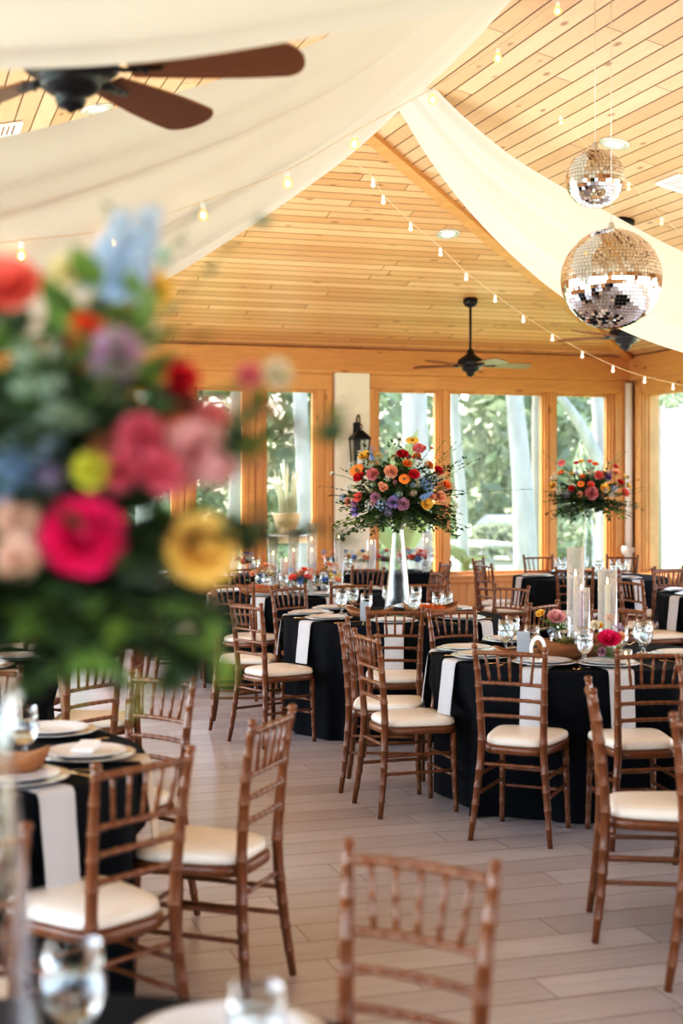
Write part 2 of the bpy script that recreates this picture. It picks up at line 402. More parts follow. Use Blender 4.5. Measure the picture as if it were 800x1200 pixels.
# casing around the right window group of the back wall
xa, xb = wallx(431), wallx(735)
trim(MB().box((xa, YB-.03, ZW1+.0), (xb, YB, zh0)), 'fir'); trim(MB().box((wallx(517.5), YB-.045, ZW0-.09), (xb-.1, YB, ZW0-.03)).box((xa, YB-.06, ZW0-.03), (xb-.1, YB, ZW0)), 'fir')
trim(MB().box((xa, YB-.03, ZW0), (wallx(441), YB, ZW1)), 'fir_v'); trim(MB().box((wallx(720), YB-.03, 0), (wallx(733), YB, ZW1)), 'fir_v')
for a, b in ((518.5, 524.5), (643.5, 649.5)): trim(MB().box((wallx(a), YB-.02, ZW0), (wallx(b), YB, ZW1)), 'fir_v')
xc, xd = wallx(-124), wallx(389)
trim(MB().box((xc, YB-.03, ZW1-.02), (xd, YB, zh0)), 'fir'); trim(MB().box((wallx(380.5), YB-.03, 0), (xd, YB, ZW1-.02)), 'fir_v')
for a, b in ((292, 307), (209, 224), (126, 141), (43, 58)): trim(MB().box((wallx(a), YB-.02, 0), (wallx(a)+(wallx(b)-wallx(a))*.42, YB, ZW1-.02)).box((wallx(a)+(wallx(b)-wallx(a))*.5, YB-.02, 0), (wallx(b), YB, ZW1-.02)), 'fir_v')
trim(MB().box((XR-.03, wally(753)+.02, 0), (XR, YB-.14, ZW1+.1)), 'fir_vy'); trim(MB().box((XR-.03, YF, ZW1+.02), (XR, wally(753), zh0)), 'fir_y')
trim(MB().box((XR-.06, YF, ZW0-.04), (XR, wally(753), ZW0)), 'fir_y')
# cream pillar between the two groups
struct(MB().box((wallx(390.5), YB-.10, 0), (wallx(430), YB+.02, 2.97)).build('wall_pillar', 'cream', None, .008))
# corner pipe with a fitting
m = MB(); cx, cy = XR-.075, YB-.075
m.tube([(cx, cy, .02), (cx, cy, .9)], .055, 16); m.tube([(cx, cy, .9), (cx, cy, 2.93)], .048, 16)
m.box((cx-.09, cy-.05, .86), (cx+.06, cy+.06, .92)); m.tube([(cx-.08, cy-.05, .84), (cx-.08, cy-.05, .94)], .035, 12)
tag(struct(m.build('corner_pipe', 'pipe')))
# ================================================================== OUTSIDE
gz = -.15
def stroot(o): return o
struct(MB().box((-40, -30, gz-.2), (60, 75, gz)).build('lawn_ground', 'grass'))
struct(MB().grid([[(-40, 26+1.5*math.sin(i*.7)+q, gz+.012) for q in (0, 2.2)] for i in range(2)] and [[(x, 27+1.6*math.sin(x*.16)+q, gz+.012) for q in (0, 2.6)] for x in range(-40, 61, 3)]).build('garden_path', 'path'))
def leaf_cloud(mb, cen, rad, n, size, rg, mi=0):
    for _ in range(n):
        while True:
            p = Vector((rg.uniform(-1, 1), rg.uniform(-1, 1), rg.uniform(-1, 1)))
            if .2 < p.length < 1: break
        p = p.normalized()*(p.length**.45)
        q = Vector(cen) + Vector((p.x*rad[0], p.y*rad[1], p.z*rad[2]))
        a = Vector((rg.gauss(0, 1), rg.gauss(0, 1), rg.gauss(0, 1))).normalized()
        b = a.cross(Vector((rg.gauss(0, 1), rg.gauss(0, 1), rg.gauss(0, 1)))).normalized()
        s = size*rg.uniform(.6, 1.3)
        mb.add([q-a*s, q+b*s*.38, q+a*s, q-b*s*.38], [(0, 1, 2, 3)], mi, False)
rt = random.Random(5)
def tree(x, y, Y, top_px, r0, r1, h, mat_l, bark, crown, label, name='garden_tree', branches=(), lean=None, nleaf=1500, lsize=.2, low=0):
    """trunk stands under picture column x at distance Y"""
    b = px(x, HY, Y); b.z = gz
    t = px(top_px, HY, Y); t.z = h
    root = empty(name, b); tag(root, label, 'tree', 'trees in the garden outside')
    d = t-b
    path = [Vector((0, 0, -.05)), d*.25+Vector((.03, 0, 0)), d*.5+Vector((-.03, .02, 0)), d*.75, d]
    for p, k in zip(path, (0, .25, .5, .75, 1)): p.z = max(-.05, (h-gz)*k)
    cp = crv(path, 12)
    m = MB().tube(cp, [r0*1.25]+[r0+(r1-r0)*i/11 for i in range(1, 12)], 14)
    for (k, tip, rr) in branches:
        a = cp[k]; tt = px(tip[0], tip[1], tip[2]) - b
        m.tube(crv([a, (a+tt)/2+Vector((0, 0, .15)), tt], 8), [rr*(1-.06*i) for i in range(8)], 10)
    m.build('trunk', bark, root)
    L = MB()
    for (cx, cy, cz, rx, ry, rz_, n) in crown:
        leaf_cloud(L, d*((cz)/(h-gz)) + Vector((cx, cy, 0)) + Vector((0, 0, 0)) if False else Vector((d.x*min(1, cz/(h-gz))+cx, d.y*min(1, cz/(h-gz))+cy, cz)), (rx, ry, rz_), n, lsize, rt)
    L.build('crown', mat_l, root)
    return root
CR = [(-.1, 0, 4.6, .42, .38, .8, 160), (.1, .05, 5.2, .42, .38, .8, 160), (0, 0, 6.2, .45, .42, .9, 160)]
tree(486, 0, 21, 490, .20, .17, 6.2, 'tree1', 'bark', CR, 'thick pale trunk seen through the narrow pane right of the cream pillar')
tree(617, 0, 22.5, 590, .20, .06, 7.0, 'tree1', 'bark', CR, 'thick white leaning trunk in the widest back window pane')
tree(624, 0, 24.5, 640, .11, .08, 6.2, 'tree3', 'bark2', CR, 'slim tan trunk leaning right beside the thick white leaning trunk', branches=())
tree(543, 0, 23.5, 527, .10, .05, 6.0, 'tree1', 'bark', CR, 'slender pale trunk at the left edge of the widest back window pane')
tree(712, 0, 23.0, 700, .20, .12, 7.0, 'tree1', 'bark', CR, 'white trunk behind the small tall bouquet near the room corner', branches=((3, (648, 455, 22.4), .12),))
tree(356, 0, 22.0, 352, .13, .10, 6.2, 'tree1', 'bark', CR, 'grey-white trunk behind the potted plant in the left door pane')
tree(268, 0, 24.0, 290, .13, .10, 6.0, 'tree3', 'bark2', CR, 'thin tan trunk in the door pane left of the potted plant')
tree(170, 0, 23.0, 160, .16, .12, 6.0, 'tree1', 'bark', CR, 'pale trunk in the door pane behind the red blurred flowers')
# hedge trees closing the view
rh = random.Random(21)
hedge = [(-14 + 6.3*k, 38.0) for k in range(9)] + [(-11 + 6.6*k, 46.0) for k in range(9)]
HN = ['green', 'dark green', 'pale green']
for i, (hx, hy) in enumerate(hedge):
    b = Vector((hx, hy, gz))
    root = empty('hedge_tree', b)
    tag(root, 'bushy green tree closing the view beyond the lawn', 'tree', 'bushy trees beyond the lawn')
    L = MB(); hh = rh.uniform(6.5, 8.5) + (2 if hy > 40 else 0)
    for k in range(7):
        z = hh*(k+.6)/7; w = 2.7*(1-.25*abs(k/6-.35))
        leaf_cloud(L, (rh.uniform(-.25, .25), rh.uniform(-.3, .3), z), (w, w*.85, hh*.14), 330, .34, rh)
    L.build('crown', rh.choice(['tree1', 'tree2', 'tree2', 'tree3']), root)
    MB().tube([(0, 0, -.05), (.05, 0, hh*.5)], [.22, .14], 10).build('trunk', 'bark2', root)
# shrubs on the lawn edge
for i, (x, Y, s, mt, lab) in enumerate(((585, 33, .62, 'tree2', 'dark rounded shrub past the lawn behind the widest pane'), (480, 29, .66, 'tree1', 'green rounded shrub past the lawn behind the narrow pane'),
        (668, 31, .66, 'tree2', 'dark shrub past the lawn behind the small tall bouquet'), (340, 30, .7, 'tree1', 'green shrub behind the potted plant outside'), (232, 29, .6, 'tree2', 'dark shrub outside the door pane left of the potted plant'), (120, 28, .65, 'tree3', 'pale shrub outside behind the red blurred flowers'))):
    b = px(x, HY, Y); b.z = gz
    L = MB(); leaf_cloud(L, (0, 0, s*.75), (s*1.3, s, s*.8), 700, .17, rh)
    tag(L.build('garden_shrub', mt, None, 0, b), lab, 'shrub', 'shrubs on the lawn')
# banana plants
def banana(x, Y, leaves, label):
    b = px(x, HY, Y); b.z = gz
    root = empty('banana_plant', b); tag(root, label, 'plant')
    MB().tube(crv([(0, 0, -.02), (.02, 0, .5), (0, .01, .95)], 8), [.09, .085, .08, .075, .07, .06, .05, .04], 12).build('stem', 'leaf2', root)
    for (dx, dz, w) in leaves:
        tip = wdir(dx, .1) + Vector((0, 0, dz)); mid = wdir(dx*.35, 0)+Vector((0, 0, .95+(dz-.95)*.75))
        cp = crv([Vector((0, 0, .8)), mid, tip], 14); rows = []
        for i, p in enumerate(cp):
            k = i/13; ww = w*math.sin(PI*min(1, max(0, (k-.12)/.88)))**.7 if k > .12 else .012
            sd = wdir(.8, .45)
            rows.append([p - sd*ww + Vector((0, 0, -.25*ww)), p, p + sd*ww + Vector((0, 0, -.25*ww))])
        MB().grid(rows).build('leaf', 'banana', root)
banana(470, 17.9, ((-.12, 2.35, .20), (.22, 2.55, .13), (.5, 1.5, .2), (-.5, 1.4, .2)), 'banana plant with tall leaves outside the narrow pane')
banana(545, 17.8, ((-.35, 1.1, .16), (.5, .75, .2), (.3, .95, .15)), 'low banana plant outside the widest pane by the sill')
# potted plant on a stand outside the door pane
b = px(336, HY, 17.6); b.z = gz
t = empty('planter_bench', b); tag(t, 'white bench under the tan pot outside the door pane', 'bench'); t.scale.z = 1.28
MB().box((-.45, -.22, .88), (.45, .22, .95)).build('top', 'white_wall', t, .01)
for q in (-1, 1): MB().box((q*.38-.03, -.18, 0), (q*.38+.03, .18, .88)).build('leg', 'white_wall', t)
t = empty('potted_plant', b+Vector((0, 0, .95))); tag(t, 'tan pot of pale upright stems outside the door pane', 'plant'); t.scale = (.58, .58, .58); t.location.z = gz+.95*1.28+.001
MB().lathe([(.001, 0), (.20, 0), (.25, .22), (.285, .40), (.30, .40), (.30, .46), (.27, .46), (.255, .40), (.001, .40)], 28).build('pot', 'pot', t)
m = MB(); rp = random.Random(3)
for k in range(17):
    a = rp.uniform(0, 2*PI); r = rp.uniform(.05, .2); h = rp.uniform(.5, 1.25); s = rp.uniform(.05, .22)
    m.tube(crv([(r*math.cos(a), r*math.sin(a), .38), (r*1.1*math.cos(a), r*1.1*math.sin(a), .38+h*.5), ((r+s)*math.cos(a), (r+s)*math.sin(a), .38+h)], 6), [.017, .018, .018, .018, .016, .008], 8)
m.build('stems', 'cactus', t)
# picnic table, grill house and white column outside
b = px(566, HY, 26.5); b.z = gz
t = empty('picnic_table', b, yaw(1, .3)); tag(t, 'weathered picnic table on the lawn outside', 'table')
MB().box((-.9, -.38, .72), (.9, .38, .78)).build('top', 'grey_wood', t)
for q in (-1, 1):
    MB().box((-.9, q*.72-.13, .42), (.9, q*.72+.13, .46)).build('bench_seat', 'grey_wood', t)
    MB().box((q*.6-.04, -.75, .36), (q*.6+.04, .75, .42)).tube([(q*.6, -.6, 0), (q*.6, -.2, .72)], .05, 6).tube([(q*.6, .6, 0), (q*.6, .2, .72)], .05, 6).build('leg', 'grey_wood', t)
b = px(585, HY, 36); b.z = gz
t = empty('garden_shed', b, TH); tag(t, 'small grey shed beyond the lawn', 'shed'); t.scale = (.45, .45, .5)
MB().box((-.9, -.8, 0), (.9, .8, 1.7)).build('wall', 'grey_wood', t)
MB().add([(-1.05, -.95, 1.7), (1.05, -.95, 1.7), (1.05, .95, 1.7), (-1.05, .95, 1.7), (-1.05, 0, 2.2), (1.05, 0, 2.2)], [(0, 1, 5, 4), (2, 3, 4, 5), (1, 2, 5), (3, 0, 4), (3, 2, 1, 0)], 0, False).build('roof', 'grey_wood', t)
b = Vector((XR+2.2, wally(787)+3.7, gz))
t = empty('white_screen', b); tag(t, 'white canvas screen standing outside the right window', 'screen')
MB().box((-.03, -.22, .15), (.03, .22, 2.95)).build('canvas', 'white_wall', t)
for q in (-1, 1): MB().tube([(0, q*.25, 0), (0, q*.25, 3.0)], .025, 8).build('pole', 'can_white', t)
# palm outside the right window
b = Vector((XR+4.2, wally(773)+7.1, gz)); t = empty('palm', b); tag(t, 'palm with drooping fronds outside the right window', 'tree')
MB().tube([(0, 0, -.05), (.05, .05, 1.5), (0, 0, 3.2)], [.16, .13, .12], 12).build('trunk', 'bark2', t)
rp = random.Random(8)
for k in range(11):
    a = 2*PI*k/11 + rp.uniform(-.2, .2); Lh = rp.uniform(1.2, 1.7)
    cp = crv([(0, 0, 3.15), (math.cos(a)*Lh*.5, math.sin(a)*Lh*.5, 3.5), (math.cos(a)*Lh, math.sin(a)*Lh, 2.6), (math.cos(a)*Lh*1.1, math.sin(a)*Lh*1.1, 1.7)], 14)
    m = MB().tube(cp, .012, 5); sd = Vector((-math.sin(a), math.cos(a), 0))
    for i in range(2, 14):
        for q in (-1, 1):
            e_ = cp[i] + sd*q*.28 + Vector((0, 0, -.22)); m.add([cp[i]+Vector((0, 0, .02)), (cp[i]+e_)/2+Vector((.02, 0, .02)), e_, (cp[i]+e_)/2-Vector((.02, 0, .02))], [(0, 1, 2, 3)], 0, False)
    m.build('frond', 'tree1', t)
# ================================================================== CHAIRS
def bamboo(path, rf, joints, n=10):
    """tube with turned joints; joints = fractions of the length"""
    d = dense(path, .02); L = [0]
    for i in range(1, len(d)): L.append(L[-1]+(d[i]-d[i-1]).length)
    tot = L[-1]
    def at(s):
        s = min(max(s, 0), tot)
        for i in range(1, len(L)):
            if L[i] >= s: return d[i-1].lerp(d[i], (s-L[i-1])/max(1e-9, L[i]-L[i-1]))
        return d[-1]
    st = [(0, 1, 0)]
    k = max(3, int(tot/.12))
    for i in range(1, k): st.append((tot*i/k, 1, 0))
    st.append((tot, 1, 0))
    js = [tot*j for j in joints]
    st = [q for q in st if all(abs(q[0]-j) > .014 for j in js)]
    for j in js:
        st += [(j-.011, 1, 0), (j-.006, 1.22, 0), (j-.0022, 1.07, 1), (j, 1.1, 1), (j+.0022, 1.07, 0), (j+.006, 1.09, 0), (j+.011, 1, 0)]
    st.sort()
    m = MB(); m.tube([at(s) for s, _, _ in st], [rf(s/tot)*q for s, q, _ in st], n, [w for _, _, w in st])
    return m
def sym(mb):
    for i, v in enumerate(mb.v): mb.v[i] = (-v[0], v[1], v[2])
    mb.f = [f[::-1] for f in mb.f]; return mb
def seat_outline(w0, w1, d, y0, n=40):
    """rounded trapezoid, w0 back half width, w1 front half width"""
    pts = []
    for k in range(n):
        a = 2*PI*k/n; ca, sa = math.cos(a), math.sin(a); e_ = .42
        x = math.copysign(abs(ca)**e_, ca); y = math.copysign(abs(sa)**e_, sa)
        yy = (y+1)/2
        pts.append((x*(w0+(w1-w0)*yy), y0+yy*d))
    return pts
def make_chair():
    t = empty('chiavari_chair')
    cw = ['chair', 'worn_glint']
    o = seat_outline(.152, .20, .40, .0)
    m = MB(); rows = []
    for sc, z in ((0.0, .408), (.98, .408), (1, .412), (1, .438), (.98, .442), (0, .442)):
        rows.append([((x)*sc, .2+(y-.2)*sc, z) for x, y in o]+[((o[0][0])*sc, .2+(o[0][1]-.2)*sc, z)])
    m.grid(rows); m.build('seat_frame', 'chair', t)
    o = seat_outline(.146, .196, .385, .012); rows = []
    for sc, z in ((.0, .443), (.94, .443), (1.0, .452), (1.0, .466), (.975, .479), (.9, .487), (.6, .494), (.3, .496), (0, .497)):
        rows.append([(x*sc, .2+(y-.2)*sc, z) for x, y in o]+[(o[0][0]*sc, .2+(o[0][1]-.2)*sc, z)])
    m = MB(); m.grid(rows); m.build('seat_cushion', 'ivory', t)
    post = [(.193, -.042, 0), (.172, -.018, .2), (.151, -.002, .42), (.152, -.006, .56), (.160, -.024, .76), (.170, -.048, .915)]
    mk = lambda: bamboo(post, lambda k: .0125+.0055*math.sin(PI*min(1, k*1.05))**.8, [.10, .19, .28, .37, .52, .63, .72, .80, .89, .965], 12)
    for q in (0, 1):
        m = mk()
        m.lathe([(.0125, -.008), (.0155, 0), (.0155, .006), (.010, .012), (.001, .014)], 12, (.170, -.048, .915))
        (sym(m) if q else m).build('back_post', cw, t)
    leg = [(.158, .372, .41), (.163, .376, .2), (.168, .384, 0)]
    for q in (0, 1):
        m = bamboo(leg, lambda k: .0165-.004*k, [.18, .38, .55, .75, .92], 12); (sym(m) if q else m).build('leg', cw, t)
    def back(z): return -.002 - .046*max(0, (z-.42)/.495)**1.5
    def bw(z): return .151+.019*max(0, (z-.42)/.495)
    def rail(z, r, bow, name, js=(.12, .31, .5, .69, .88)):
        w = bw(z)
        bamboo([(-w, back(z), z), (-w*.5, back(z)-bow*.75, z+.004), (0, back(z)-bow, z+.005), (w*.5, back(z)-bow*.75, z+.004), (w, back(z), z)], lambda k: r, js, 10).build(name, cw, t)
    rail(.885, .0105, .014, 'top_rail', (.09, .26, .42, .58, .74, .91))
    for z in (.742, .666, .588): rail(z, .0088, .010, 'back_rail', (.1, .24, .37, .5, .63, .76, .9))
    for k in range(5):
        u = (k-2)/2; b0 = back(.742)-.0095*(1-u*u*.4); b1 = back(.885)-.0135*(1-u*u*.4)
        bamboo([(u*.098, b0, .744), (u*.108, (b0+b1)/2, .815), (u*.118, b1, .887)], lambda k: .0068, (.3, .62), 8).build('spindle', cw, t)
    def bar(a, b, r=.0085, js=(.2, .5, .8)): bamboo([a, tuple((x+y)/2 for x, y in zip(a, b)), b], lambda k: r, js, 8).build('stretcher', cw, t)
    bar((-.157, -.006, .36), (.157, -.006, .36))
    for q in (-1, 1):
        bar((q*.160, -.008, .305), (q*.161, .374, .305)); bar((q*.168, -.015, .215), (q*.163, .377, .215))
    bar((-.161, .374, .27), (.161, .374, .27)); bar((-.164, .378, .185), (.164, .378, .185))
    return t
TABLES = {  # key: X, Y, phrase
 't1': (1.25, 7.70, 'the wooden-bowl candle table'),
 't2': (.36, 9.95, 'the tall-bouquet table'),
 't3': (-.37, 12.2, 'the tall-candles table'),
 't5': (2.49, 14.3, 'the far-corner bouquet table'),
 't6': (3.43, 11.9, 'the middle right-edge table'),
 't7': (2.11, 5.42, 'the lower right-edge table'),
 't8': (-1.42, 4.72, 'the left foreground table'),
 't9': (-.44, 1.78, 'the bottom-edge table'),
 't10': (-2.25, 7.35, 'the leftmost middle table'),
}
SECT = ['right', 'far right', 'far', 'far left', 'left', 'near left', 'near', 'near right']
def sector(dx, dy):
    return SECT[int(round(math.degrees(math.atan2(dy, dx))/45)) % 8]
CH = [  # table, X, Y (middle of the back), optional facing, optional side name
 ('t1', .80, 6.66, None, 'left of two at the near side'), ('t1', 1.42, 6.57, None, 'right of two at the near side'), ('t1', .17, 7.32, None, 'nearer one at the left side'), ('t1', .06, 7.92, (1, -.12), 'farther one at the left side'),
 ('t1', .70, 8.70, None, 'far left side'), ('t1', 1.70, 8.80, None, 'far right side'),
 ('t2', -.58, 9.18, None, 'near left side'), ('t2', -.86, 9.92, None, 'left side'), ('t2', .33, 8.80, None, 'near side'), ('t2', 1.27, 9.22, None, 'near right side'),
 ('t2', 1.25, 10.72, None, 'far right side'), ('t2', -.37, 10.72, None, 'far left side'), ('t2', .66, 11.1, None, 'far side'),
 ('t3', -.82, 11.12, None, 'near left side'), ('t3', .06, 11.12, None, 'near right side'), ('t3', -1.55, 11.80, None, 'nearer one at the left side'), ('t3', -1.52, 12.6, None, 'farther one at the left side'),
 ('t3', .22, 13.15, None, 'far right side'), ('t3', -.88, 13.2, None, 'far left side'), ('t3', .80, 12.5, None, 'right side'),
 ('t5', 2.16, 13.15, None, 'near side'), ('t5', 3.03, 13.3, None, 'near right side'), ('t5', 1.42, 13.85, None, 'nearer one at the left side'), ('t5', 1.46, 14.75, None, 'farther one at the left side'),
 ('t5', 2.15, 15.42, None, 'far left side'), ('t5', 3.03, 15.42, None, 'far right side'),
 ('t6', 2.36, 11.45, None, 'nearer one at the left side'), ('t6', 2.42, 12.40, None, 'farther one at the left side'), ('t6', 3.0, 12.95, None, 'far left side'),
 ('t7', .99, 5.38, (1, -.12), 'left side'), ('t7', 1.66, 6.32, (.45, -.9), 'far left side'), ('t7', 1.25, 4.60, (.65, .76), 'near left side'),
 ('t8', -.58, 3.97, None, 'near right side'), ('t8', -.27, 4.69, (-.94, .34), 'right side'), ('t8', -.74, 5.62, None, 'far right side'), ('t8', -1.50, 5.85, None, 'far side'), ('t8', -.87, 3.12, (-.35, .94), 'near side'),
 ('t10', -1.16, 6.55, None, 'near right side'), ('t10', -1.74, 8.35, None, 'far right side'), ('t10', -1.08, 7.35, None, 'right side'),
 ('t9', .135, 2.86, (-.52, -.86), 'far right side'),
]
proto = make_chair()
chairs = {}
seen_lab = {}
for i, (tk, X, Y, fc, side) in enumerate(CH):
    tx, ty, ph = TABLES[tk]
    if fc is None: fc = (tx-X, ty-Y)
    o = proto if i == 0 else copy_tree(proto)
    o.location = W(X, Y); o.rotation_euler.z = yaw(*fc)
    tag(o, 'brown spindle-back chair, %s of %s' % (side, ph), 'chair', 'chiavari chairs')
    chairs.setdefault(tk, []).append((X, Y, fc))
# the head table's end chair
o = copy_tree(proto); o.location = W(.98, 14.05); o.rotation_euler.z = yaw(-.93, .37)
tag(o, 'brown spindle-back chair turned sideways at the right end of the long table', 'chair', 'chiavari chairs')
HEADCH = [(.98, 14.05)]
# ================================================================== TABLES
TOPZ, RT = .762, .762
def round_table(key, seed):
    X, Y, ph = TABLES[key]; rg = random.Random(seed)
    c = W(X, Y); n = 260
    ph1, ph2, ph3 = (rg.uniform(0, 6.28) for _ in range(3)); n1, n2, n3 = rg.randint(17, 21), rg.randint(26, 31), rg.randint(7, 9)
    # chairs push the drop inwards
    dents = []
    for (cx, cy, fc) in chairs.get(key, []):
        p = W(cx, cy); f = wdir(*fc).normalized(); dents.append((p-c, f))
    zs = [.755, .74, .70, .62, .53, .50, .47, .40, .30, .20, .10, .04, .006]
    rows = []
    for r in (.0, .3, .6, .72, .75): rows.append([(r*math.cos(2*PI*k/n), r*math.sin(2*PI*k/n), TOPZ) for k in range(n+1)])
    rows.append([(.759*math.cos(2*PI*k/n), .759*math.sin(2*PI*k/n), TOPZ-.002) for k in range(n+1)])
    for z in zs:
        row = []; h = (TOPZ-z)/TOPZ
        for k in range(n+1):
            a = 2*PI*(k % n)/n
            fold = .55*math.sin(n1*a+ph1) + .3*math.sin(n2*a+ph2) + .35*math.sin(n3*a+ph3)
            r = RT + .002 + .028*h + .046*(h**.8)*fold
            for (dp, f) in dents:
                if z > .56: continue
                e_ = dp + f*.43                     # front edge of the seat as seen from the table middle
                ea = math.atan2(e_.y, e_.x); da = (a-ea+PI) % (2*PI) - PI
                lat = abs(da)*r
                if lat < .36:
                    k_ = 1 if lat < .24 else max(0, 1-(lat-.24)/.12)
                    k_ = k_*k_*(3-2*k_)
                    kz = min(1, max(0, (.56-z)/.06))
                    lim = e_.length/max(.5, math.cos(da)) - .035 + .010*fold
                    if r > lim: r += (lim-r)*k_*kz
            row.append((r*math.cos(a), r*math.sin(a), z))
        rows.append(row)
    o = MB().grid(rows).build('round_table', 'black_cloth', None, 0, c)
    tag(o, 'round table under a floor-length black cloth: %s' % ph, 'table', 'round banquet tables')
    return o
for i, k in enumerate(TABLES): round_table(k, 40+i)
# long table along the back wall
HX0, HX1, HY0, HY1 = 2.40, 5.50, 13.86, 14.62
rg = random.Random(77); rows = []; cxm, cym = (HX0+HX1)/2, (HY0+HY1)/2
per = []
a_, b_ = (HX1-HX0)/2, (HY1-HY0)/2
for k in range(100): per.append((-a_+2*a_*k/100, -b_, 0, -1))
for k in range(26): per.append((a_, -b_+2*b_*k/26, 1, 0))
for k in range(100): per.append((a_-2*a_*k/100, b_, 0, 1))
for k in range(26): per.append((-a_, b_-2*b_*k/26, -1, 0))
per.append(per[0])
for sc in (0, .6, .99, 1): rows.append([(x*sc, y*sc, TOPZ-(.002 if sc == 1 else 0)) for x, y, _, _ in per])
for z in (.75, .70, .6, .45, .3, .15, .006):
    h = (TOPZ-z)/TOPZ
    rows.append([(x+nx*(.004+.03*h+.022*h*math.sin(i*.9)+.012*h*math.sin(i*.41+2)), y+ny*(.004+.03*h+.022*h*math.sin(i*.9)+.012*h*math.sin(i*.41+2)), z) for i, (x, y, nx, ny) in enumerate(per)])
tag(MB().grid(rows).build('long_table', 'black_cloth', None, 0, (cxm, cym, 0)), 'long rectangular table under black cloth before the back windows', 'table')
# ================================================================== PLACE SETTINGS
def lathe_me(name, prof, mats, n=32, mi=0): return MB().lathe(prof, n, (0, 0, 0), mi).mesh(name, mats)
me_charger = lathe_me('charger', [(.001, .0), (.10, .0), (.115, .002), (.150, .010), (.162, .013), (.164, .0155), (.160, .0165), (.148, .0135), (.112, .006), (.001, .005)], 'charger', 40)
me_plate = lathe_me('plate', [(.001, 0), (.075, 0), (.082, .003), (.120, .013), (.133, .017), (.134, .019), (.128, .0185), (.085, .007), (.078, .005), (.001, .0045)], 'plate', 40)
GP = [(.001, 0), (.036, .0), (.0365, .003), (.020, .007), (.0055, .014), (.0045, .035), (.0075, .048), (.0055, .058), (.012, .066), (.028, .078), (.0395, .098), (.0435, .122), (.0415, .150), (.0375, .182)]
GI = [(.0365, .1815), (.0400, .150), (.0420, .122), (.038, .0985), (.0265, .0795), (.010, .069), (.001, .0675)]
me_goblet = lathe_me('goblet', GP+GI, 'goblet', 28)
me_gwater = lathe_me('water', [(.001, .0685), (.0095, .070), (.0258, .0805), (.0372, .099), (.0412, .122), (.0402, .140), (.001, .140)], 'water', 24)
def fork_me(mat):
    m = MB()
    m.tube(crv([(0, -.095, .003), (0, -.03, .005), (0, .03, .003), (0, .05, .0045)], 10), [.0055, .0058, .005, .0042, .0035, .003, .003, .0035, .006, .010], 8, flat=.3)
    for q in (-1.5, -.5, .5, 1.5): m.tube([(q*.0055, .047, .0045), (q*.0055, .07, .004), (q*.005, .095, .006)], [.0021, .002, .001], 6)
    return m.mesh('fork', mat)
def knife_me(mat):
    m = MB()
    m.tube([(0, -.11, .004), (0, -.05, .004), (0, -.005, .004)], [.006, .0055, .0045], 8, flat=.5)
    rows = [[(-w*.5, y, .0035), (0, y, .0052), (w*.5+.001, y, .0035)] for y, w in ((-.005, .008), (.02, .014), (.07, .017), (.1, .015), (.118, .004))]
    m.grid(rows); m.grid([[(p[0], p[1], .003) for p in r[::-1]] for r in rows]); return m.mesh('knife', mat)
me_fork, me_knife = fork_me('gold'), knife_me('gold')
def napkin_me(w, drop, flare, ztop=.004):
    """origin on the table edge, +y towards the middle; the cloth strip runs over the edge and hangs"""
    pr = [(.20, ztop), (.10, ztop), (.03, ztop+.001), (-.002, ztop), (-.014, -.006), (-.020, -.03), (-.026-flare*.3, -.10), (-.034-flare*.7, -.18), (-.040-flare, -drop)]
    rows = []
    for i, (y, z) in enumerate(pr):
        ww = w*(1-.06*max(0, i-3)/5)
        rows.append([(u*ww/2, y + .004*math.sin(u*3+i*.6), z) for u in (-1, -.5, 0, .5, 1)])
    m = MB().grid(rows)
    m.grid([[(p[0], p[1]-.003 if z_ < 0 else p[1], p[2]-(.0 if i > 3 else -.003)) for p in r] for i, (r, z_) in enumerate(zip(rows, [q[1] for q in pr]))])
    return m.mesh('napkin', 'napkin')
me_napkin = napkin_me(.13, .27, .012)
me_napkin_tan = me_napkin.copy(); me_napkin_tan.materials.clear(); me_napkin_tan.materials.append(M['napkin_tan'])
def fold_me():
    m = MB(); m.box((-.075, -.035, 0), (.075, .035, .012)); m.box((-.073, -.033, .012), (.073, .03, .017)); return m.mesh('folded_menu', 'white_card')
me_fold = fold_me()
LAB = set()
def uniq(l):
    if l in LAB: print('DUP LABEL', l)
    LAB.add(l); return l
ZC = TOPZ + .001
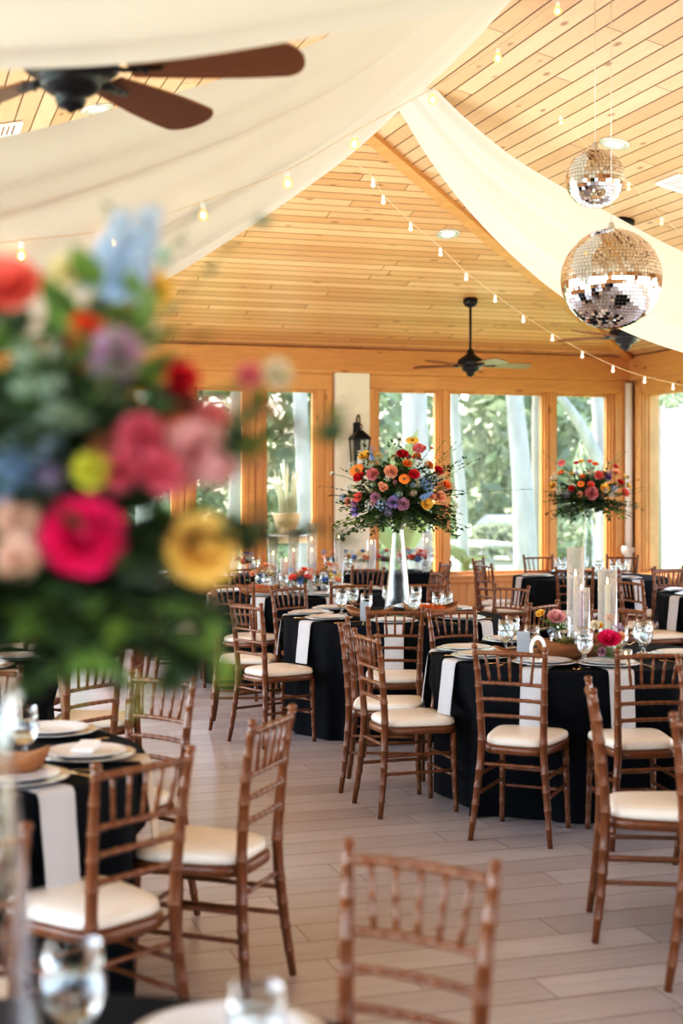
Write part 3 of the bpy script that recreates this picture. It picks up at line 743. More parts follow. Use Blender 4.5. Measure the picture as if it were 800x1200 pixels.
def setting(tk, ang_dx, ang_dy, where, full=True, tan=False, goblets=1, fold=False, nap=True, plates=True, rot=0):
    """where: words for the place at the table"""
    X, Y, ph = TABLES[tk]; L = math.hypot(ang_dx, ang_dy); dx, dy = ang_dx/L, ang_dy/L
    rz = yaw(-dx, -dy)               # local +y points to the middle of the table
    c = W(X, Y); out = wdir(dx, dy); rt = Vector((math.cos(rz), math.sin(rz), 0))
    def at(r, lat, z=ZC): p = c + out*r + rt*lat; p.z = z; return p
    side = 'at the %s of %s' % (where, ph)
    if nap:
        tag(link('napkin', me_napkin_tan if tan else me_napkin, None, at(RT-.004, .0, ZC), rz), uniq('%s napkin hanging %s' % ('tan' if tan else 'pale grey', side)), 'napkin', 'napkins on the round tables')
    zc = ZC+.009 if nap else ZC
    if plates:
        tag(link('charger_plate', me_charger, None, at(.575, 0, zc), rz), uniq('silver-rimmed charger plate %s' % side), 'plate', 'charger plates')
        tag(link('dinner_plate', me_plate, None, at(.575, 0, zc+.0062), rz), uniq('white dinner plate stacked %s' % side), 'plate', 'dinner plates')
    if fold:
        tag(link('menu_card', me_fold, None, at(.575, 0, zc+.0265), rz), uniq('folded white menu on the plate %s' % side), 'menu')
    for g in range(goblets):
        o = link('goblet', me_goblet, None, at(.36, .14-.11*g, ZC), rz)
        w_ = 'clear water goblet' if goblets == 1 else ('right goblet of the pair' if g == 0 else 'left goblet of the pair')
        tag(o, uniq('%s %s' % (w_, side)), 'glass', 'water goblets')
        link('water', me_gwater, o)
    if full:
        tag(link('fork', me_fork, None, at(.575, -.20, ZC), rz), uniq('gold fork left of the plate %s' % side), 'fork', 'forks')
        tag(link('knife', me_knife, None, at(.575, .20, ZC), rz), uniq('gold knife right of the plate %s' % side), 'knife', 'knives')
for tk, dx, dy, wh, kw in (
 ('t1', -.45, -1.04, 'near left setting', {}), ('t1', .19, -1.28, 'near setting', dict(goblets=1)), ('t1', -1.0, -.5, 'nearer left setting', {}), ('t1', -1.1, .12, 'farther left setting', dict(goblets=2)), ('t1', -.55, 1.0, 'far left setting', dict(goblets=1)), ('t1', .45, 1.05, 'far right setting', {}), ('t1', 1, -.35, 'right setting', dict(goblets=2)),
 ('t2', -.95, -.77, 'near left setting', dict(goblets=1)), ('t2', -1.2, 0, 'left setting', {}), ('t2', -.03, -1.1, 'near setting', dict(goblets=1)), ('t2', .9, -.72, 'near right setting', dict(goblets=2)), ('t2', .9, .78, 'far right setting', dict(goblets=1)), ('t2', -.72, .7, 'far left setting', dict(goblets=2)), ('t2', .35, 1.1, 'far setting', {}),
 ('t3', -.45, -1.05, 'near left setting', dict(goblets=2, full=False)), ('t3', .45, -1.05, 'near right setting', dict(goblets=2, full=False)), ('t3', -1.2, -.3, 'left setting', dict(full=False)), ('t3', .6, .9, 'far right setting', dict(full=False)), ('t3', -.5, 1, 'far left setting', dict(full=False)), ('t3', 1.15, .3, 'right setting', dict(full=False)),
 ('t5', -.32, -1.1, 'near left setting', dict(full=False)), ('t5', .5, -1, 'near right setting', dict(full=False, goblets=2)), ('t5', -1.05, -.35, 'left setting', dict(full=False, goblets=2)), ('t5', -.3, 1.1, 'far left setting', dict(full=False)), ('t5', .5, 1.1, 'far right setting', dict(full=False, goblets=2)),
 ('t6', -1, -.42, 'left setting', dict(full=False)), ('t6', -.45, -1.0, 'near left setting', dict(full=False)), ('t6', -.95, .45, 'far left setting', dict(full=False)),
 ('t7', -1.2, .08, 'left setting', dict(full=False)),
 ('t8', .84, -.75, 'near right setting', dict(goblets=0)), ('t8', 1.14, -.02, 'right setting', dict(goblets=0, tan=True, fold=True)), ('t8', .72, .85, 'far right setting', dict(goblets=0)), ('t8', .2, -1.1, 'near setting', dict(goblets=0)),
 ('t9', .52, 1.04, 'far right setting', dict(goblets=0, full=False, nap=False)), ('t9', -.2, 1.1, 'far left setting', dict(goblets=0, full=False, nap=False, plates=False)),
 ('t10', 1.08, -.75, 'near right setting', dict(tan=True, goblets=0, full=False)), ('t10', 1.1, .05, 'right setting', dict(tan=True, goblets=0, full=False)), ('t10', .5, 1.0, 'far right setting', dict(goblets=0, full=False)),
): setting(tk, dx, dy, wh, **kw)
def top_at(x, Y, z=ZC): p = px(x, HY, Y); p.z = z; return p
def goblet(p, label, s=1.0):
    o = link('goblet', me_goblet, None, p, 0); o.scale = (s, s, s); tag(o, uniq(label), 'glass', 'water goblets'); link('water', me_gwater, o); return o
goblet(top_at(685, 7.12), 'water goblet in front of the wooden bowl on the candle table')
goblet(top_at(86, 2.18), 'large blurred goblet at the bottom left corner', 1.12)
goblet(top_at(28, 4.55), 'goblet among the plates on the left foreground table', 1.1)
goblet(top_at(300, 2.05), 'blurred goblet at the bottom edge right of the plate', 1.0)
goblet(top_at(755, 7.5), 'goblet right of the votive candle on the candle table')
# ================================================================== CANDLES, BOWLS, CARDS
def cylinder(p, r, h, label):
    o = MB().lathe([(.001, 0), (r, 0), (r, .006), (r, h), (r-.003, h), (r-.003, .008), (.001, .007)], 32).build('glass_cylinder', 'cyl', None, 0, p)
    tag(o, uniq(label), 'candle holder', 'glass candle cylinders')
def candle(p, r, h, mat, label, flame=True):
    o = MB().lathe([(.001, 0), (r*1.5, 0), (r*1.5, .012), (r, .014), (r*.96, h-.004), (r*.8, h), (.001, h-.002)], 20).build('taper_candle', mat, None, 0, p+Vector((0, 0, .009)))
    tag(o, uniq(label), 'candle', 'candles in glass cylinders')
    MB().tube([(0, 0, h-.003), (.0005, 0, h+.007)], .0009, 6).build('wick', 'wick', o)
    if flame: MB().lathe([(.0005, 0), (.004, .004), (.006, .011), (.0045, .02), (.002, .028), (.0003, .035)], 12, (0, 0, h+.003)).build('flame', 'flame', o)
def hurricane(p, r, h, ch, cm, desc, cr=.011):
    cylinder(p, r, h, 'clear glass cylinder around the %s' % desc); candle(p, cr, ch, cm, desc)
hurricane(top_at(674, 7.80), .047, .57, .40, 'wax_ivory', 'tallest taper on the wooden-bowl candle table')
hurricane(top_at(681, 7.62), .045, .36, .335, 'wax_mauve', 'mauve taper in front on the wooden-bowl candle table')
hurricane(top_at(711.5, 7.55), .051, .46, .375, 'wax_ivory', 'ivory taper right of the magenta rose', .015)
for x, Y, r, h, ch, cm, ds in ((320, 12.35, .042, .47, .30, 'wax_white', 'white taper leftmost on the tall-candles table'), (344, 12.25, .046, .53, .33, 'wax_coral', 'coral taper on the tall-candles table, left of centre'),
   (335, 11.95, .050, .30, .26, 'wax_coral', 'short coral taper in front on the tall-candles table'), (365, 12.45, .042, .58, .42, 'wax_white', 'tallest white taper on the tall-candles table'), (365, 12.05, .040, .40, .34, 'wax_white', 'white taper in front of the tallest on the tall-candles table'),
   (397, 12.3, .040, .50, .44, 'wax_white', 'rightmost white taper on the tall-candles table')):
    hurricane(top_at(x, Y), r, h, ch, cm, ds)
def htop(x, yy, z=ZC):           # point on the long table in column x
    k = (x-400)/FPX; Y = yy/(CT-k*ST); p = W(k*Y, Y, z); return p
p = htop(435, 14.2); cylinder(p, .048, .34, 'clear glass cylinder around the white pillar candle'); candle(p, .036, .29, 'wax_white', 'white pillar candle on the long table')
p = htop(500, 14.25); hurricane(p, .05, .42, .3, 'wax_white', 'white taper at the right end of the long table')
# votive beside the bowl
o = MB().lathe([(.001, 0), (.028, 0), (.032, .07), (.029, .07), (.026, .006), (.001, .005)], 24).build('votive_holder', 'cyl', None, 0, top_at(733, 7.28)); tag(o, 'small glass votive holder right of the wooden bowl', 'candle holder')
o = MB().lathe([(.001, 0), (.022, 0), (.022, .03), (.001, .03)], 18).build('votive_candle', 'wax_ivory', None, 0, top_at(733, 7.28, ZC+.007)); tag(o, 'tea light inside the small votive holder', 'candle')
MB().lathe([(.0005, 0), (.005, .005), (.004, .015), (.0003, .026)], 10, (0, 0, .03)).build('flame', 'flame', o)
def dough_bowl(p, rz, ln, w, h, label, fill):
    m = MB(); n = 40; rows = []
    prof = [(.0, 0, 0), (.55, 0, 0), (.8, .25, 0), (.95, .7, 0), (1.0, 1, 0), (.93, 1.0, 0), (.86, .72, 0), (.7, .35, 0), (.0, .25, 0)]
    for r, z, _ in prof:
        row = []
        for k in range(n+1):
            a = 2*PI*k/n; ca, sa = math.cos(a), math.sin(a)
            lift = 1 + .6*abs(ca)**3 + .05*math.sin(3*a)
            row.append((r*ln*math.copysign(abs(ca)**1.15, ca), r*w*math.copysign(abs(sa)**.9, sa), z*h*lift))
        rows.append(row)
    m.grid(rows); o = m.build('wooden_bowl', 'bowl', None, 0, p, rz); tag(o, label, 'bowl', 'wooden dough bowls')
    if fill:
        g = MB(); rg = random.Random(int(ln*1000))
        leaf_cloud(g, (0, 0, h*.8), (ln*.62, w*.6, h*.40), 260, .022, rg)
        f = g.build('bowl_filling', fill, None, 0, p+Vector((0, 0, .012)), rz); tag(f, label.replace('wooden bowl', 'mossy filling inside the wooden bowl'), 'moss', None, 'stuff')
dough_bowl(top_at(670, 7.42), yaw(-.35, 1), .22, .105, .088, 'long rustic wooden bowl below the candles on the wooden-bowl candle table', 'moss')
dough_bowl(top_at(505, 9.72), yaw(-.3, 1), .20, .09, .07, 'rustic wooden bowl right of the tall vase', 'f_orange')
dough_bowl(top_at(433, 9.75), yaw(.3, 1), .17, .08, .05, 'rustic wooden bowl left of the tall vase', None)
dough_bowl(top_at(302, 11.8), yaw(.1, 1), .18, .08, .06, 'rustic wooden bowl left on the tall-candles table', 'f_salmon')
dough_bowl(top_at(-2, 4.45), yaw(.2, 1), .17, .10, .06, 'rustic wooden bowl on the left foreground table', None)
dough_bowl(top_at(608, 7.42), yaw(.1, 1), .13, .07, .045, 'small wooden bowl behind the left goblets on the wooden-bowl candle table', None)
# cards
o = MB().box((-.033, -.002, 0), (.033, .002, .155)).build('menu_card', 'card', None, .001, top_at(613, 7.35), yaw(.1, 1)); tag(o, 'grey upright card left of the white oval ring', 'card')
m = MB(); n = 36; rows = []
for ry, rx in ((1, 1), (.72, .62)):
    rows.append([(rx*.042*math.cos(2*PI*k/n), -.011, .075+ry*.072*math.sin(2*PI*k/n)) for k in range(n+1)])
bk = [[(x, .011, z) for x, y, z in r] for r in rows]
m.grid([rows[0], rows[1], bk[1], bk[0], rows[0]], 0, False); m.box((-.03, -.014, 0), (.03, .014, .008))
tag(m.build('table_number', 'white_card', None, 0, top_at(630, 7.22), yaw(.15, 1)), 'white oval ring table marker left of the wooden bowl', 'table number')
o = MB().box((-.03, -.002, 0), (.03, .002, .13)).build('menu_card', 'card', None, .001, top_at(427, 9.55), yaw(.1, 1)); tag(o, 'pale upright card left of the tall vase', 'card')
# plain plates and goblets on the long table
for k in range(3):
    x = 205+26*k; p = htop(x, 14.02)
    tag(link('charger_plate', me_charger, None, p, 0), uniq(['leftmost charger plate on the long table', 'second charger plate from the left on the long table', 'third charger plate from the left on the long table'][k]), 'plate', 'charger plates')
for k, (x, yy) in enumerate(((222, 14.25), (236, 14.3), (300, 14.15), (384, 14.0), (408, 14.0), (470, 14.0), (498, 14.05))):
    goblet(htop(x, yy), 'water goblet on the long table, number %s from its left end' % ['one', 'two', 'three', 'four', 'five', 'six', 'seven'][k])
p = htop(263, 14.1); o = MB().lathe([(.001, 0), (.085, 0), (.10, .03), (.105, .1), (.10, .16), (.09, .175), (.087, .175), (.096, .16), (.1, .1), (.095, .03), (.001, .008)], 30).build('glass_bowl', 'cyl', None, 0, p); tag(o, 'large round glass bowl on the left part of the long table', 'bowl')
# ================================================================== FLOWERS
def petal(mb, a0, wid, r0, r1, z0, z1, curl, cup, nu=5, nv=5, mi=0):
    rows = []
    for j in range(nv):
        v = j/(nv-1); row = []
        for i in range(nu):
            u = -1+2*i/(nu-1)
            sh = math.sin(PI*min(1, v*.62+.16))**.6
            a = a0 + u*wid*sh
            rr = r0+(r1-r0)*v**.8 + curl*v**4 - cup*u*u*.15*r1
            z = z0+(z1-z0)*v - .16*abs(z1-z0)*u*u*v - abs(curl)*.5*v**4
            row.append((rr*math.cos(a), rr*math.sin(a), z))
        rows.append(row)
    mb.grid(rows, mi)
FM = {}
def flower_me(kind, col):
    k = (kind, col)
    if k in FM: return FM[k]
    m = MB(); rg = random.Random(hash(kind) % 7 + len(col)) if False else random.Random(len(kind)*31+len(col)*7); mats = ['f_'+col, 'f_eye', 'stem']
    if kind == 'rose':
        for (n, r0, r1, z1, curl, wid, ph) in ((3, .02, .13, .56, -.05, 1.3, 0), (3, .04, .24, .60, -.06, 1.2, .5), (4, .08, .38, .62, -.03, 1.0, .2), (5, .10, .54, .60, .0, .9, .5), (5, .12, .70, .54, .05, .85, .2), (6, .14, .86, .42, .10, .78, .7), (7, .14, .97, .24, .12, .7, .1)):
            for q in range(n): petal(m, ph+2*PI*q/n+rg.uniform(-.1, .1), wid, r0, r1, -.35, z1*rg.uniform(.94, 1.04), curl, .6)
        m.lathe([(.14, -.1), (.20, .25), (.17, .44), (.09, .53), (.01, .55)], 14, mi=0)
        m.lathe([(.01, -.5), (.3, -.42), (.34, -.3)], 12, mi=2)
    elif kind == 'daisy':
        for lay in (0, 1):
            for q in range(15): 
                a = 2*PI*(q+.5*lay)/15; L = rg.uniform(.9, 1.02); w = .15
                ca, sa = math.cos(a), math.sin(a); rows = []
                for v, ww in ((.15, .5), (.5, 1), (.85, .9), (1, .3)):
                    rows.append([(L*v*ca - s*w*ww*sa, L*v*sa + s*w*ww*ca, .12*math.sin(v*2.6)-.04*lay-.05*abs(s)) for s in (-1, 0, 1)])
                m.grid(rows)
        m.lathe([(.27, .02), (.25, .1), (.15, .15), (.01, .16)], 16, mi=1)
    elif kind == 'carn':
        for q in range(70):
            th = math.acos(1-1.5*(q+.5)/70); a = q*2.39996
            d = Vector((math.sin(th)*math.cos(a), math.sin(th)*math.sin(a), math.cos(th)))
            s_ = d.cross(Vector((rg.gauss(0, 1), rg.gauss(0, 1), rg.gauss(0, 1)))).normalized(); t_ = d.cross(s_)
            b = d*.25; L = rg.uniform(.85, 1.0)
            m.add([b-s_*.06, d*L*.8-s_*.26, d*L-s_*.1+t_*.10, d*L*.98+s_*.1-t_*.08, d*L*.8+s_*.26, b+s_*.06], [(0, 1, 2, 3), (0, 3, 4, 5)])
    elif kind == 'cluster':
        for q in range(26):
            th = math.acos(1-1.4*(q+.5)/26); a = q*2.39996
            d = Vector((math.sin(th)*math.cos(a), math.sin(th)*math.sin(a), math.cos(th)))
            c_ = d*rg.uniform(.65, 1); s_ = d.cross(Vector((0, .3, 1))).normalized(); t_ = d.cross(s_)
            for p_ in range(5):
                b = 2*PI*p_/5 + q; e1 = s_*math.cos(b)+t_*math.sin(b); e2 = s_*math.cos(b+.7)+t_*math.sin(b+.7)
                m.add([c_, c_+e1*.17+d*.03, c_+(e1+e2)*.15+d*.05, c_+e2*.17+d*.03], [(0, 1, 2, 3)])
            m.tube([d*.05, c_], .012, 4, 2)
    elif kind == 'spike':
        m.tube([(0, 0, -.3), (0.02, 0, 1.0), (.05, .02, 2.05)], [.03, .025, .012], 6, 2)
        for q in range(34):
            z = .1+1.85*q/34; a = q*2.39996; r = .34*(1-.72*(q/34)**1.4); d = Vector((math.cos(a), math.sin(a), .35)).normalized()
            c_ = Vector((0, 0, z))+d*r; s_ = d.cross(Vector((0, 0, 1))).normalized(); t_ = d.cross(s_); f = .20*(1-.6*q/34)
            for p_ in range(5):
                b = 2*PI*p_/5+q; e1 = s_*math.cos(b)+t_*math.sin(b); e2 = s_*math.cos(b+1.1)+t_*math.sin(b+1.1)
                m.add([c_, c_+e1*f+d*.04, c_+(e1+e2)*f*.85+d*.07, c_+e2*f+d*.04], [(0, 1, 2, 3)])
            m.tube([(0, 0, z-.04), c_], .012, 4, 2)
    FM[k] = m.mesh(kind+' '+col, mats); return FM[k]
FNAME = dict(rose='rose', daisy='gerbera', carn='carnation', cluster='flower_cluster', spike='delphinium')
def orient(o, d, roll=0):
    o.rotation_mode = 'QUATERNION'; o.rotation_quaternion = Vector(d).to_track_quat('Z', 'Y') @ Quaternion((0, 0, 1), roll)
def sprig(mb, a, d, L, rg, leaf=.035, nl=9, mi=0, stem=1, droop=.35, wd=.34):
    a = Vector(a); d = Vector(d).normalized(); pts = []
    sdx = Vector((rg.uniform(-.3, .3), rg.uniform(-.3, .3), 0))
    for i in range(7):
        k = i/6; pts.append(a + d*L*k + Vector((0, 0, -droop*L*k*k)) + sdx*L*k*k)
    mb.tube(pts, [.0022*(1-.6*i/6) for i in range(7)], 5, stem)
    cp = crv(pts, nl*2)
    for i in range(3, nl*2):
        p = cp[i]; t = (cp[min(i+1, nl*2-1)]-cp[i-1]).normalized()
        s_ = t.cross(Vector((rg.uniform(-.6, .6), rg.uniform(-.6, .6), 1))).normalized()*(1 if i % 2 else -1)
        ld = (t*.75 + s_*.8 + Vector((0, 0, rg.uniform(-.3, .2)))).normalized(); ls = leaf*rg.uniform(.7, 1.2)*(1-.35*i/(nl*2))
        w = ld.cross(Vector((rg.gauss(0, .5), rg.gauss(0, .5), 1))).normalized()*ls*wd; up = w.cross(ld).normalized()*ls*.1
        mb.add([p, p+ld*ls*.3+w*.9-up*0, p+ld*ls*.68+w*.7, p+ld*ls, p+ld*ls*.68-w*.7, p+ld*ls*.3-w*.9, p+ld*ls*.5-up], [(0, 1, 6), (1, 2, 6), (2, 3, 6), (3, 4, 6), (4, 5, 6), (5, 0, 6)], mi)
def bouquet(name, label, loc, fl, rx, ry, zc, rzv, seed, nsprig=70, extra=(), back=14, leaf=.04, ok=None, wd=.40, face=.5, fill=0, cols=('pink', 'yellow', 'blue', 'peach', 'orange', 'lavender', 'red'), nl=9):
    """fl: (dx, dz, kind, colour, radius[, dy]) seen from the front, metres from the vase mouth"""
    rg = random.Random(seed)
    root = empty(name, loc, -TH); tag(root, label, 'flowers', 'flower arrangements')
    for (mat, share) in (('leaf', 1.0), ('leaf2', .4), ('leaf3', .16)):
        g = MB()
        for q in range(int(nsprig*share)):
            a = rg.uniform(0, 2*PI); el = rg.uniform(-.35, 1.5); d = Vector((math.cos(a)*math.cos(el)*rx, math.sin(a)*math.cos(el)*ry, math.sin(el)*rzv))
            L = d.length*rg.uniform(.72, 1.12)
            if ok and not ok(Vector((0, 0, zc*.45)) + d*1.05): continue
            sprig(g, Vector((0, 0, zc*.45)) + d*.12, d, L, rg, leaf*rg.uniform(.8, 1.25), nl, 0, 1, rg.uniform(.05, .32), wd)
        for e_ in extra:
            if e_[0] == mat:
                for _ in range(e_[4] if len(e_) > 4 else 1):
                    sprig(g, Vector((e_[1][0]*.15, e_[1][1]*.3, zc*.6)), Vector(e_[1])-Vector((0, 0, zc*.6)), (Vector(e_[1])-Vector((0, 0, zc*.6))).length, rg, e_[2], e_[3], 0, 1, rg.uniform(0, .12), e_[5] if len(e_) > 5 else .34)
        g.build('foliage', [mat, 'stem'], root)
    stems = MB()
    def put(dx, dy, dz, kind, col, r, tilt=None):
        p = Vector((dx, dy, dz)); d = (p-Vector((0, 0, zc*.35)))
        d = Vector((d.x/rx, d.y/ry-face, d.z/rzv+.15)).normalized() if tilt is None else Vector(tilt)
        o = link(FNAME[kind], flower_me(kind, col), root, p); o.scale = (r, r, r); orient(o, d, rg.uniform(0, 6))
        stems.tube(crv([(dx*.06, dy*.06, zc*.15), (p*.6+Vector((0, 0, zc*.3))), p-d*r*.3], 6), .0022, 5)
    for f in fl:
        dx, dz, kind, col, r = f[:5]
        k = 1-(dx/rx)**2-((dz-zc)/rzv)**2
        dy = f[5] if len(f) > 5 and f[5] is not None else -ry*math.sqrt(max(.02, k))*.92
        put(dx, dy, dz, kind, col, r, f[6] if len(f) > 6 else None)
    for q in range(back):
        a = rg.uniform(.15, PI-.15); el = rg.uniform(-.2, 1.2)
        d = Vector((math.cos(a)*math.cos(el)*rx, math.sin(a)*math.cos(el)*ry, zc+math.sin(el)*rzv*.9))*.9
        put(d.x, d.y, d.z, rg.choice(['rose', 'carn', 'cluster']), rg.choice(cols), .035)
    for q in range(fill):      # small filler blossoms between the large ones
        a = rg.uniform(PI+.1, 2*PI-.1); el = rg.uniform(-.35, 1.25); k = rg.uniform(.8, 1.02)
        put(math.cos(a)*math.cos(el)*rx*k, math.sin(a)*math.cos(el)*ry*k, zc+math.sin(el)*rzv*k*.95, 'cluster', rg.choice(['white', 'cream', 'mint', 'paleblue', 'dustypink', 'mint', 'lavender']), rg.uniform(.018, .03))
    stems.build('stems', 'stem', root); return root
def tall_vase(p, label, h=.655):
    pr = [(.001, 0), (.098, 0), (.100, .012), (.088, .12), (.068, .32), (.047, .52), (.040, .58), (.045, .62), (.062, h)]
    o = MB().lathe(pr+[(.058, h), (.041, .62), (.036, .58), (.043, .52), (.064, .32), (.084, .12), (.094, .016), (.001, .014)], 36).build('trumpet_vase', 'vase', None, 0, p); tag(o, label, 'vase', 'tall glass vases')
    return o
def from_crop(lst, x0, y0, sc, cx, cy, ppm):
    out = []
    for it in lst:
        x, y, k, c_, r = it[:5]
        out.append(((x0+x/sc-cx)/ppm, (cy-(y0+y/sc))/ppm, k, c_, r/sc/ppm) + tuple(it[5:]))
    return out
# the large bouquet in the middle
Y2 = 9.95; pp = FPX/Y2
F2 = [(400,132,'rose','red',27),(450,225,'rose','red',25),(200,235,'rose','red',27),(567,205,'rose','red',23),(228,138,'rose','yellow',30),(508,358,'rose','yellow',29),(450,65,'daisy','yellow',34,None,(0,-.5,.85)),(475,105,'carn','pink',30),(420,175,'rose','orange',21),(190,203,'daisy','orange',38),
 (262,225,'carn','dustypink',34),(345,212,'carn','peach',36),(312,285,'rose','peach',20),(300,270,'rose','peach',13),(405,245,'daisy','orange',28),(195,328,'rose','coral',23),(185,392,'rose','lavender',26),(355,352,'rose','lavender',28),(275,330,'carn','mauve',28),(400,360,'carn','mauve',34),(575,325,'rose','peach',28),(605,272,'rose','orange',22),(535,325,'rose','peach',18),(600,378,'carn','peach',20),
 (262,160,'spike','blue',26,None,(-.2,-.5,1)),(215,130,'cluster','blue',16),(480,335,'spike','blue',34,None,(.85,-.4,.45)),(490,260,'cluster','blue',28),(545,245,'cluster','paleblue',24),(520,285,'cluster','blue',28),(300,360,'cluster','paleblue',34),(250,365,'cluster','white',28),(130,335,'cluster','blue',24),(100,345,'cluster','mint',14),(75,218,'rose','white',11),(150,350,'rose','salmon',20),(470,260,'rose','yellow',9),(330,243,'cluster','white',18),(370,322,'cluster','blue',15),(335,400,'cluster','lavender',22),(180,355,'carn','mauve',20),(500,100,'carn','pink',16),(540,100,'rose','pink',10),(365,120,'cluster','cream',14),(330,120,'cluster','cream',12),(450,310,'cluster','cream',16),(630,280,'cluster','dustypink',22),(655,370,'cluster','cream',18),(580,240,'cluster','cream',18)]
V2 = top_at(466, Y2); tall_vase(V2, 'tall tapering clear vase under the large bouquet')
root2 = bouquet('flower_bouquet', 'large round bouquet of bright mixed flowers on the middle tall vase', V2+Vector((0, 0, .652)), from_crop(F2, 370, 500, 4, 466, 612, pp), .38, .34, .24, .33, 4, 190,
  [('leaf', (.48, -.05, .50), .03, 10), ('leaf', (.62, -.1, .29), .022, 14), ('leaf', (-.46, -.1, .30), .03, 9), ('leaf', (-.45, 0, .2), .03, 9), ('leaf2', (.30, -.1, .58), .03, 9, 3), ('leaf', (.35, -.2, -.02), .045, 8, 4), ('leaf', (-.1, -.25, -.03), .045, 8, 4), ('leaf', (.12, -.25, -.03), .045, 8, 4), ('leaf', (-.32, -.2, -.05), .04, 8, 2), ('leaf', (-.2, -.15, .52), .045, 8, 4), ('leaf', (.05, -.15, .58), .045, 8, 4), ('leaf', (.3, -.15, .45), .045, 8, 4), ('leaf', (-.33, -.15, .38), .045, 8, 4)], leaf=.05, fill=26)
# the farther bouquet near the corner
Y5 = 14.3; pp5 = FPX/Y5
F5 = [(297,178,'rose','magenta',13),(320,170,'rose','yellow',15),(360,170,'rose','coral',14),(385,183,'rose','orange',16),(225,222,'rose','orange',16),(228,178,'carn','pink',20),(480,195,'rose','red',15),(478,222,'rose','peach',22),(385,235,'carn','coral',24),(428,245,'carn','purple',20),(490,267,'rose','red',16),(408,297,'rose','yellow',22),(345,278,'rose','coral',17),(300,275,'daisy','orange',18),(260,295,'rose','red',16),(347,318,'carn','dustypink',36),(295,322,'rose','peach',14),(515,315,'rose','coral',22),(540,285,'rose','yellow',16),(185,285,'rose','yellow',20),(195,245,'cluster','white',22),(450,300,'cluster','paleblue',22),(360,225,'cluster','white',18),(260,250,'cluster','mint',18),(310,240,'rose','orange',12),(240,325,'cluster','lavender',18),(210,310,'cluster','white',20),(440,330,'cluster','white',16),(530,240,'daisy','yellow',18)]
V5 = top_at(690, Y5); tall_vase(V5, 'tall tapering clear vase on the far corner table')
bouquet('flower_bouquet', 'smaller bouquet on the tall vase before the corner window', V5+Vector((0, 0, .652)), from_crop(F5, 600, 500, 4, 690, 601, pp5), .38, .33, .20, .28, 9, 150,
  [('leaf', (.58, -.1, .22), .03, 12), ('leaf', (.53, -.1, .3), .03, 12), ('leaf3', (.15, 0, .62), .035, 10, 2), ('leaf3', (.25, 0, .6), .035, 10, 2), ('leaf', (-.30, -.1, .62), .035, 8), ('leaf', (-.34, -.2, -.1), .03, 10, 3), ('leaf', (.3, -.2, -.02), .04, 8, 3), ('leaf', (-.1, -.3, 0), .04, 8, 3), ('leaf', (-.15, -.15, .46), .045, 8, 4), ('leaf', (.1, -.15, .48), .045, 8, 4), ('leaf', (.33, -.1, .36), .045, 8, 3)], leaf=.05, fill=22)
# the blurred foreground bouquet
Y9 = 1.72; pp9 = FPX/Y9; BX, BY = 62, 792
F9 = [(97,628,'rose','magenta',47,-.30),(6,335,'rose','coral',40,-.3),(102,392,'carn','redorange',28,-.26),(112,490,'spike','salmon',26,-.2,(.1,-.3,1)),(165,512,'carn','rosepink',32,-.3),(140,552,'carn','rosepink',28,-.32),(186,552,'carn','rosepink',30,-.32),(228,528,'carn','lightpink',42,-.28),(107,551,'carn','chartreuse',24,-.34),(235,645,'rose','butter',42,-.25),(20,607,'rose','blush',25,-.3),(20,655,'rose','blush',24,-.32),(213,442,'rose','red',20,-.2),(208,468,'rose','burgundy',22,-.2),(205,500,'rose','orange',24,-.2),(135,415,'carn','lilac',36,-.28),(168,392,'carn','cream',24,-.1),(176,340,'carn','yellow',28,-.05),
 (108,345,'spike','skyblue',54,-.14,(.42,-.1,1)),(138,365,'spike','skyblue',66,-.12,(.36,-.1,1)),(150,345,'spike','skyblue',40,-.16,(.30,-.1,1)),(98,318,'cluster','blue',22,-.2),(30,415,'cluster','mint',18,-.3),(30,455,'cluster','mint',18,-.3),(62,455,'cluster','mint',18,-.3),(62,410,'cluster','white',14,-.28),(5,560,'cluster','blue',36,-.3),(42,515,'cluster','paleblue',34,-.28),(70,490,'cluster','mint',24,-.3),(75,318,'carn','paleyellow',22,-.25),(142,315,'carn','yellow',18,-.1),(130,368,'carn','chartreuse',22,-.1),
 (292,440,'carn','pink',17,-.1),(325,438,'carn','cream',20,-.1),(278,480,'cluster','salmon',22,-.15),(318,480,'cluster','salmon',18,-.15),(338,505,'cluster','mauve',20,-.1),(245,490,'carn','pink',24,-.2),(300,545,'cluster','salmon',18,-.2),(60,560,'cluster','lavender',20,-.3),(205,560,'carn','pink',22,-.28),(190,520,'carn','pink',24,-.25),(255,548,'carn','lightpink',26,-.2),(120,520,'carn','salmon',20,-.25),(55,640,'rose','dustypink',20,-.25)]
YV = 1.80
V9 = top_at(-25, YV); XV = (-25-400)/FPX*YV; ZM = V9.z + .652
def loc9(x, y, dy):
    Yd = YV+dy; return ((x-400)/FPX*Yd - XV, dy, HC+(HY-y)/FPX*Yd - ZM)
def pxl(lst):
    out = []
    for x, y, k, c_, r, dy, *q in lst:
        l = loc9(x, y, dy); out.append((l[0], l[2], k, c_, r/FPX*(YV+dy), dy) + tuple(q))
    return out
tall_vase(V9, 'tall clear vase at the bottom left corner under the blurred bouquet')
def ok9(p):       # keeps the loose greens inside the outline of the arrangement
    X, Y_ = XV+p.x, YV+p.y; x = X/Y_*FPX+400; y = HY-(p.z+ZM-HC)/Y_*FPX
    lim = [(200, 120), (300, 175), (420, 215), (520, 265), (620, 262), (660, 205), (690, 175), (740, 172), (770, 140)]
    if y < 290 or y > 770 or (x < 55 and y > 715): return False
    for (y0, x0_), (y1, x1_) in zip(lim, lim[1:]):
        if y0 <= y <= y1: return x < x0_+(x1_-x0_)*(y-y0)/(y1-y0)
    return False
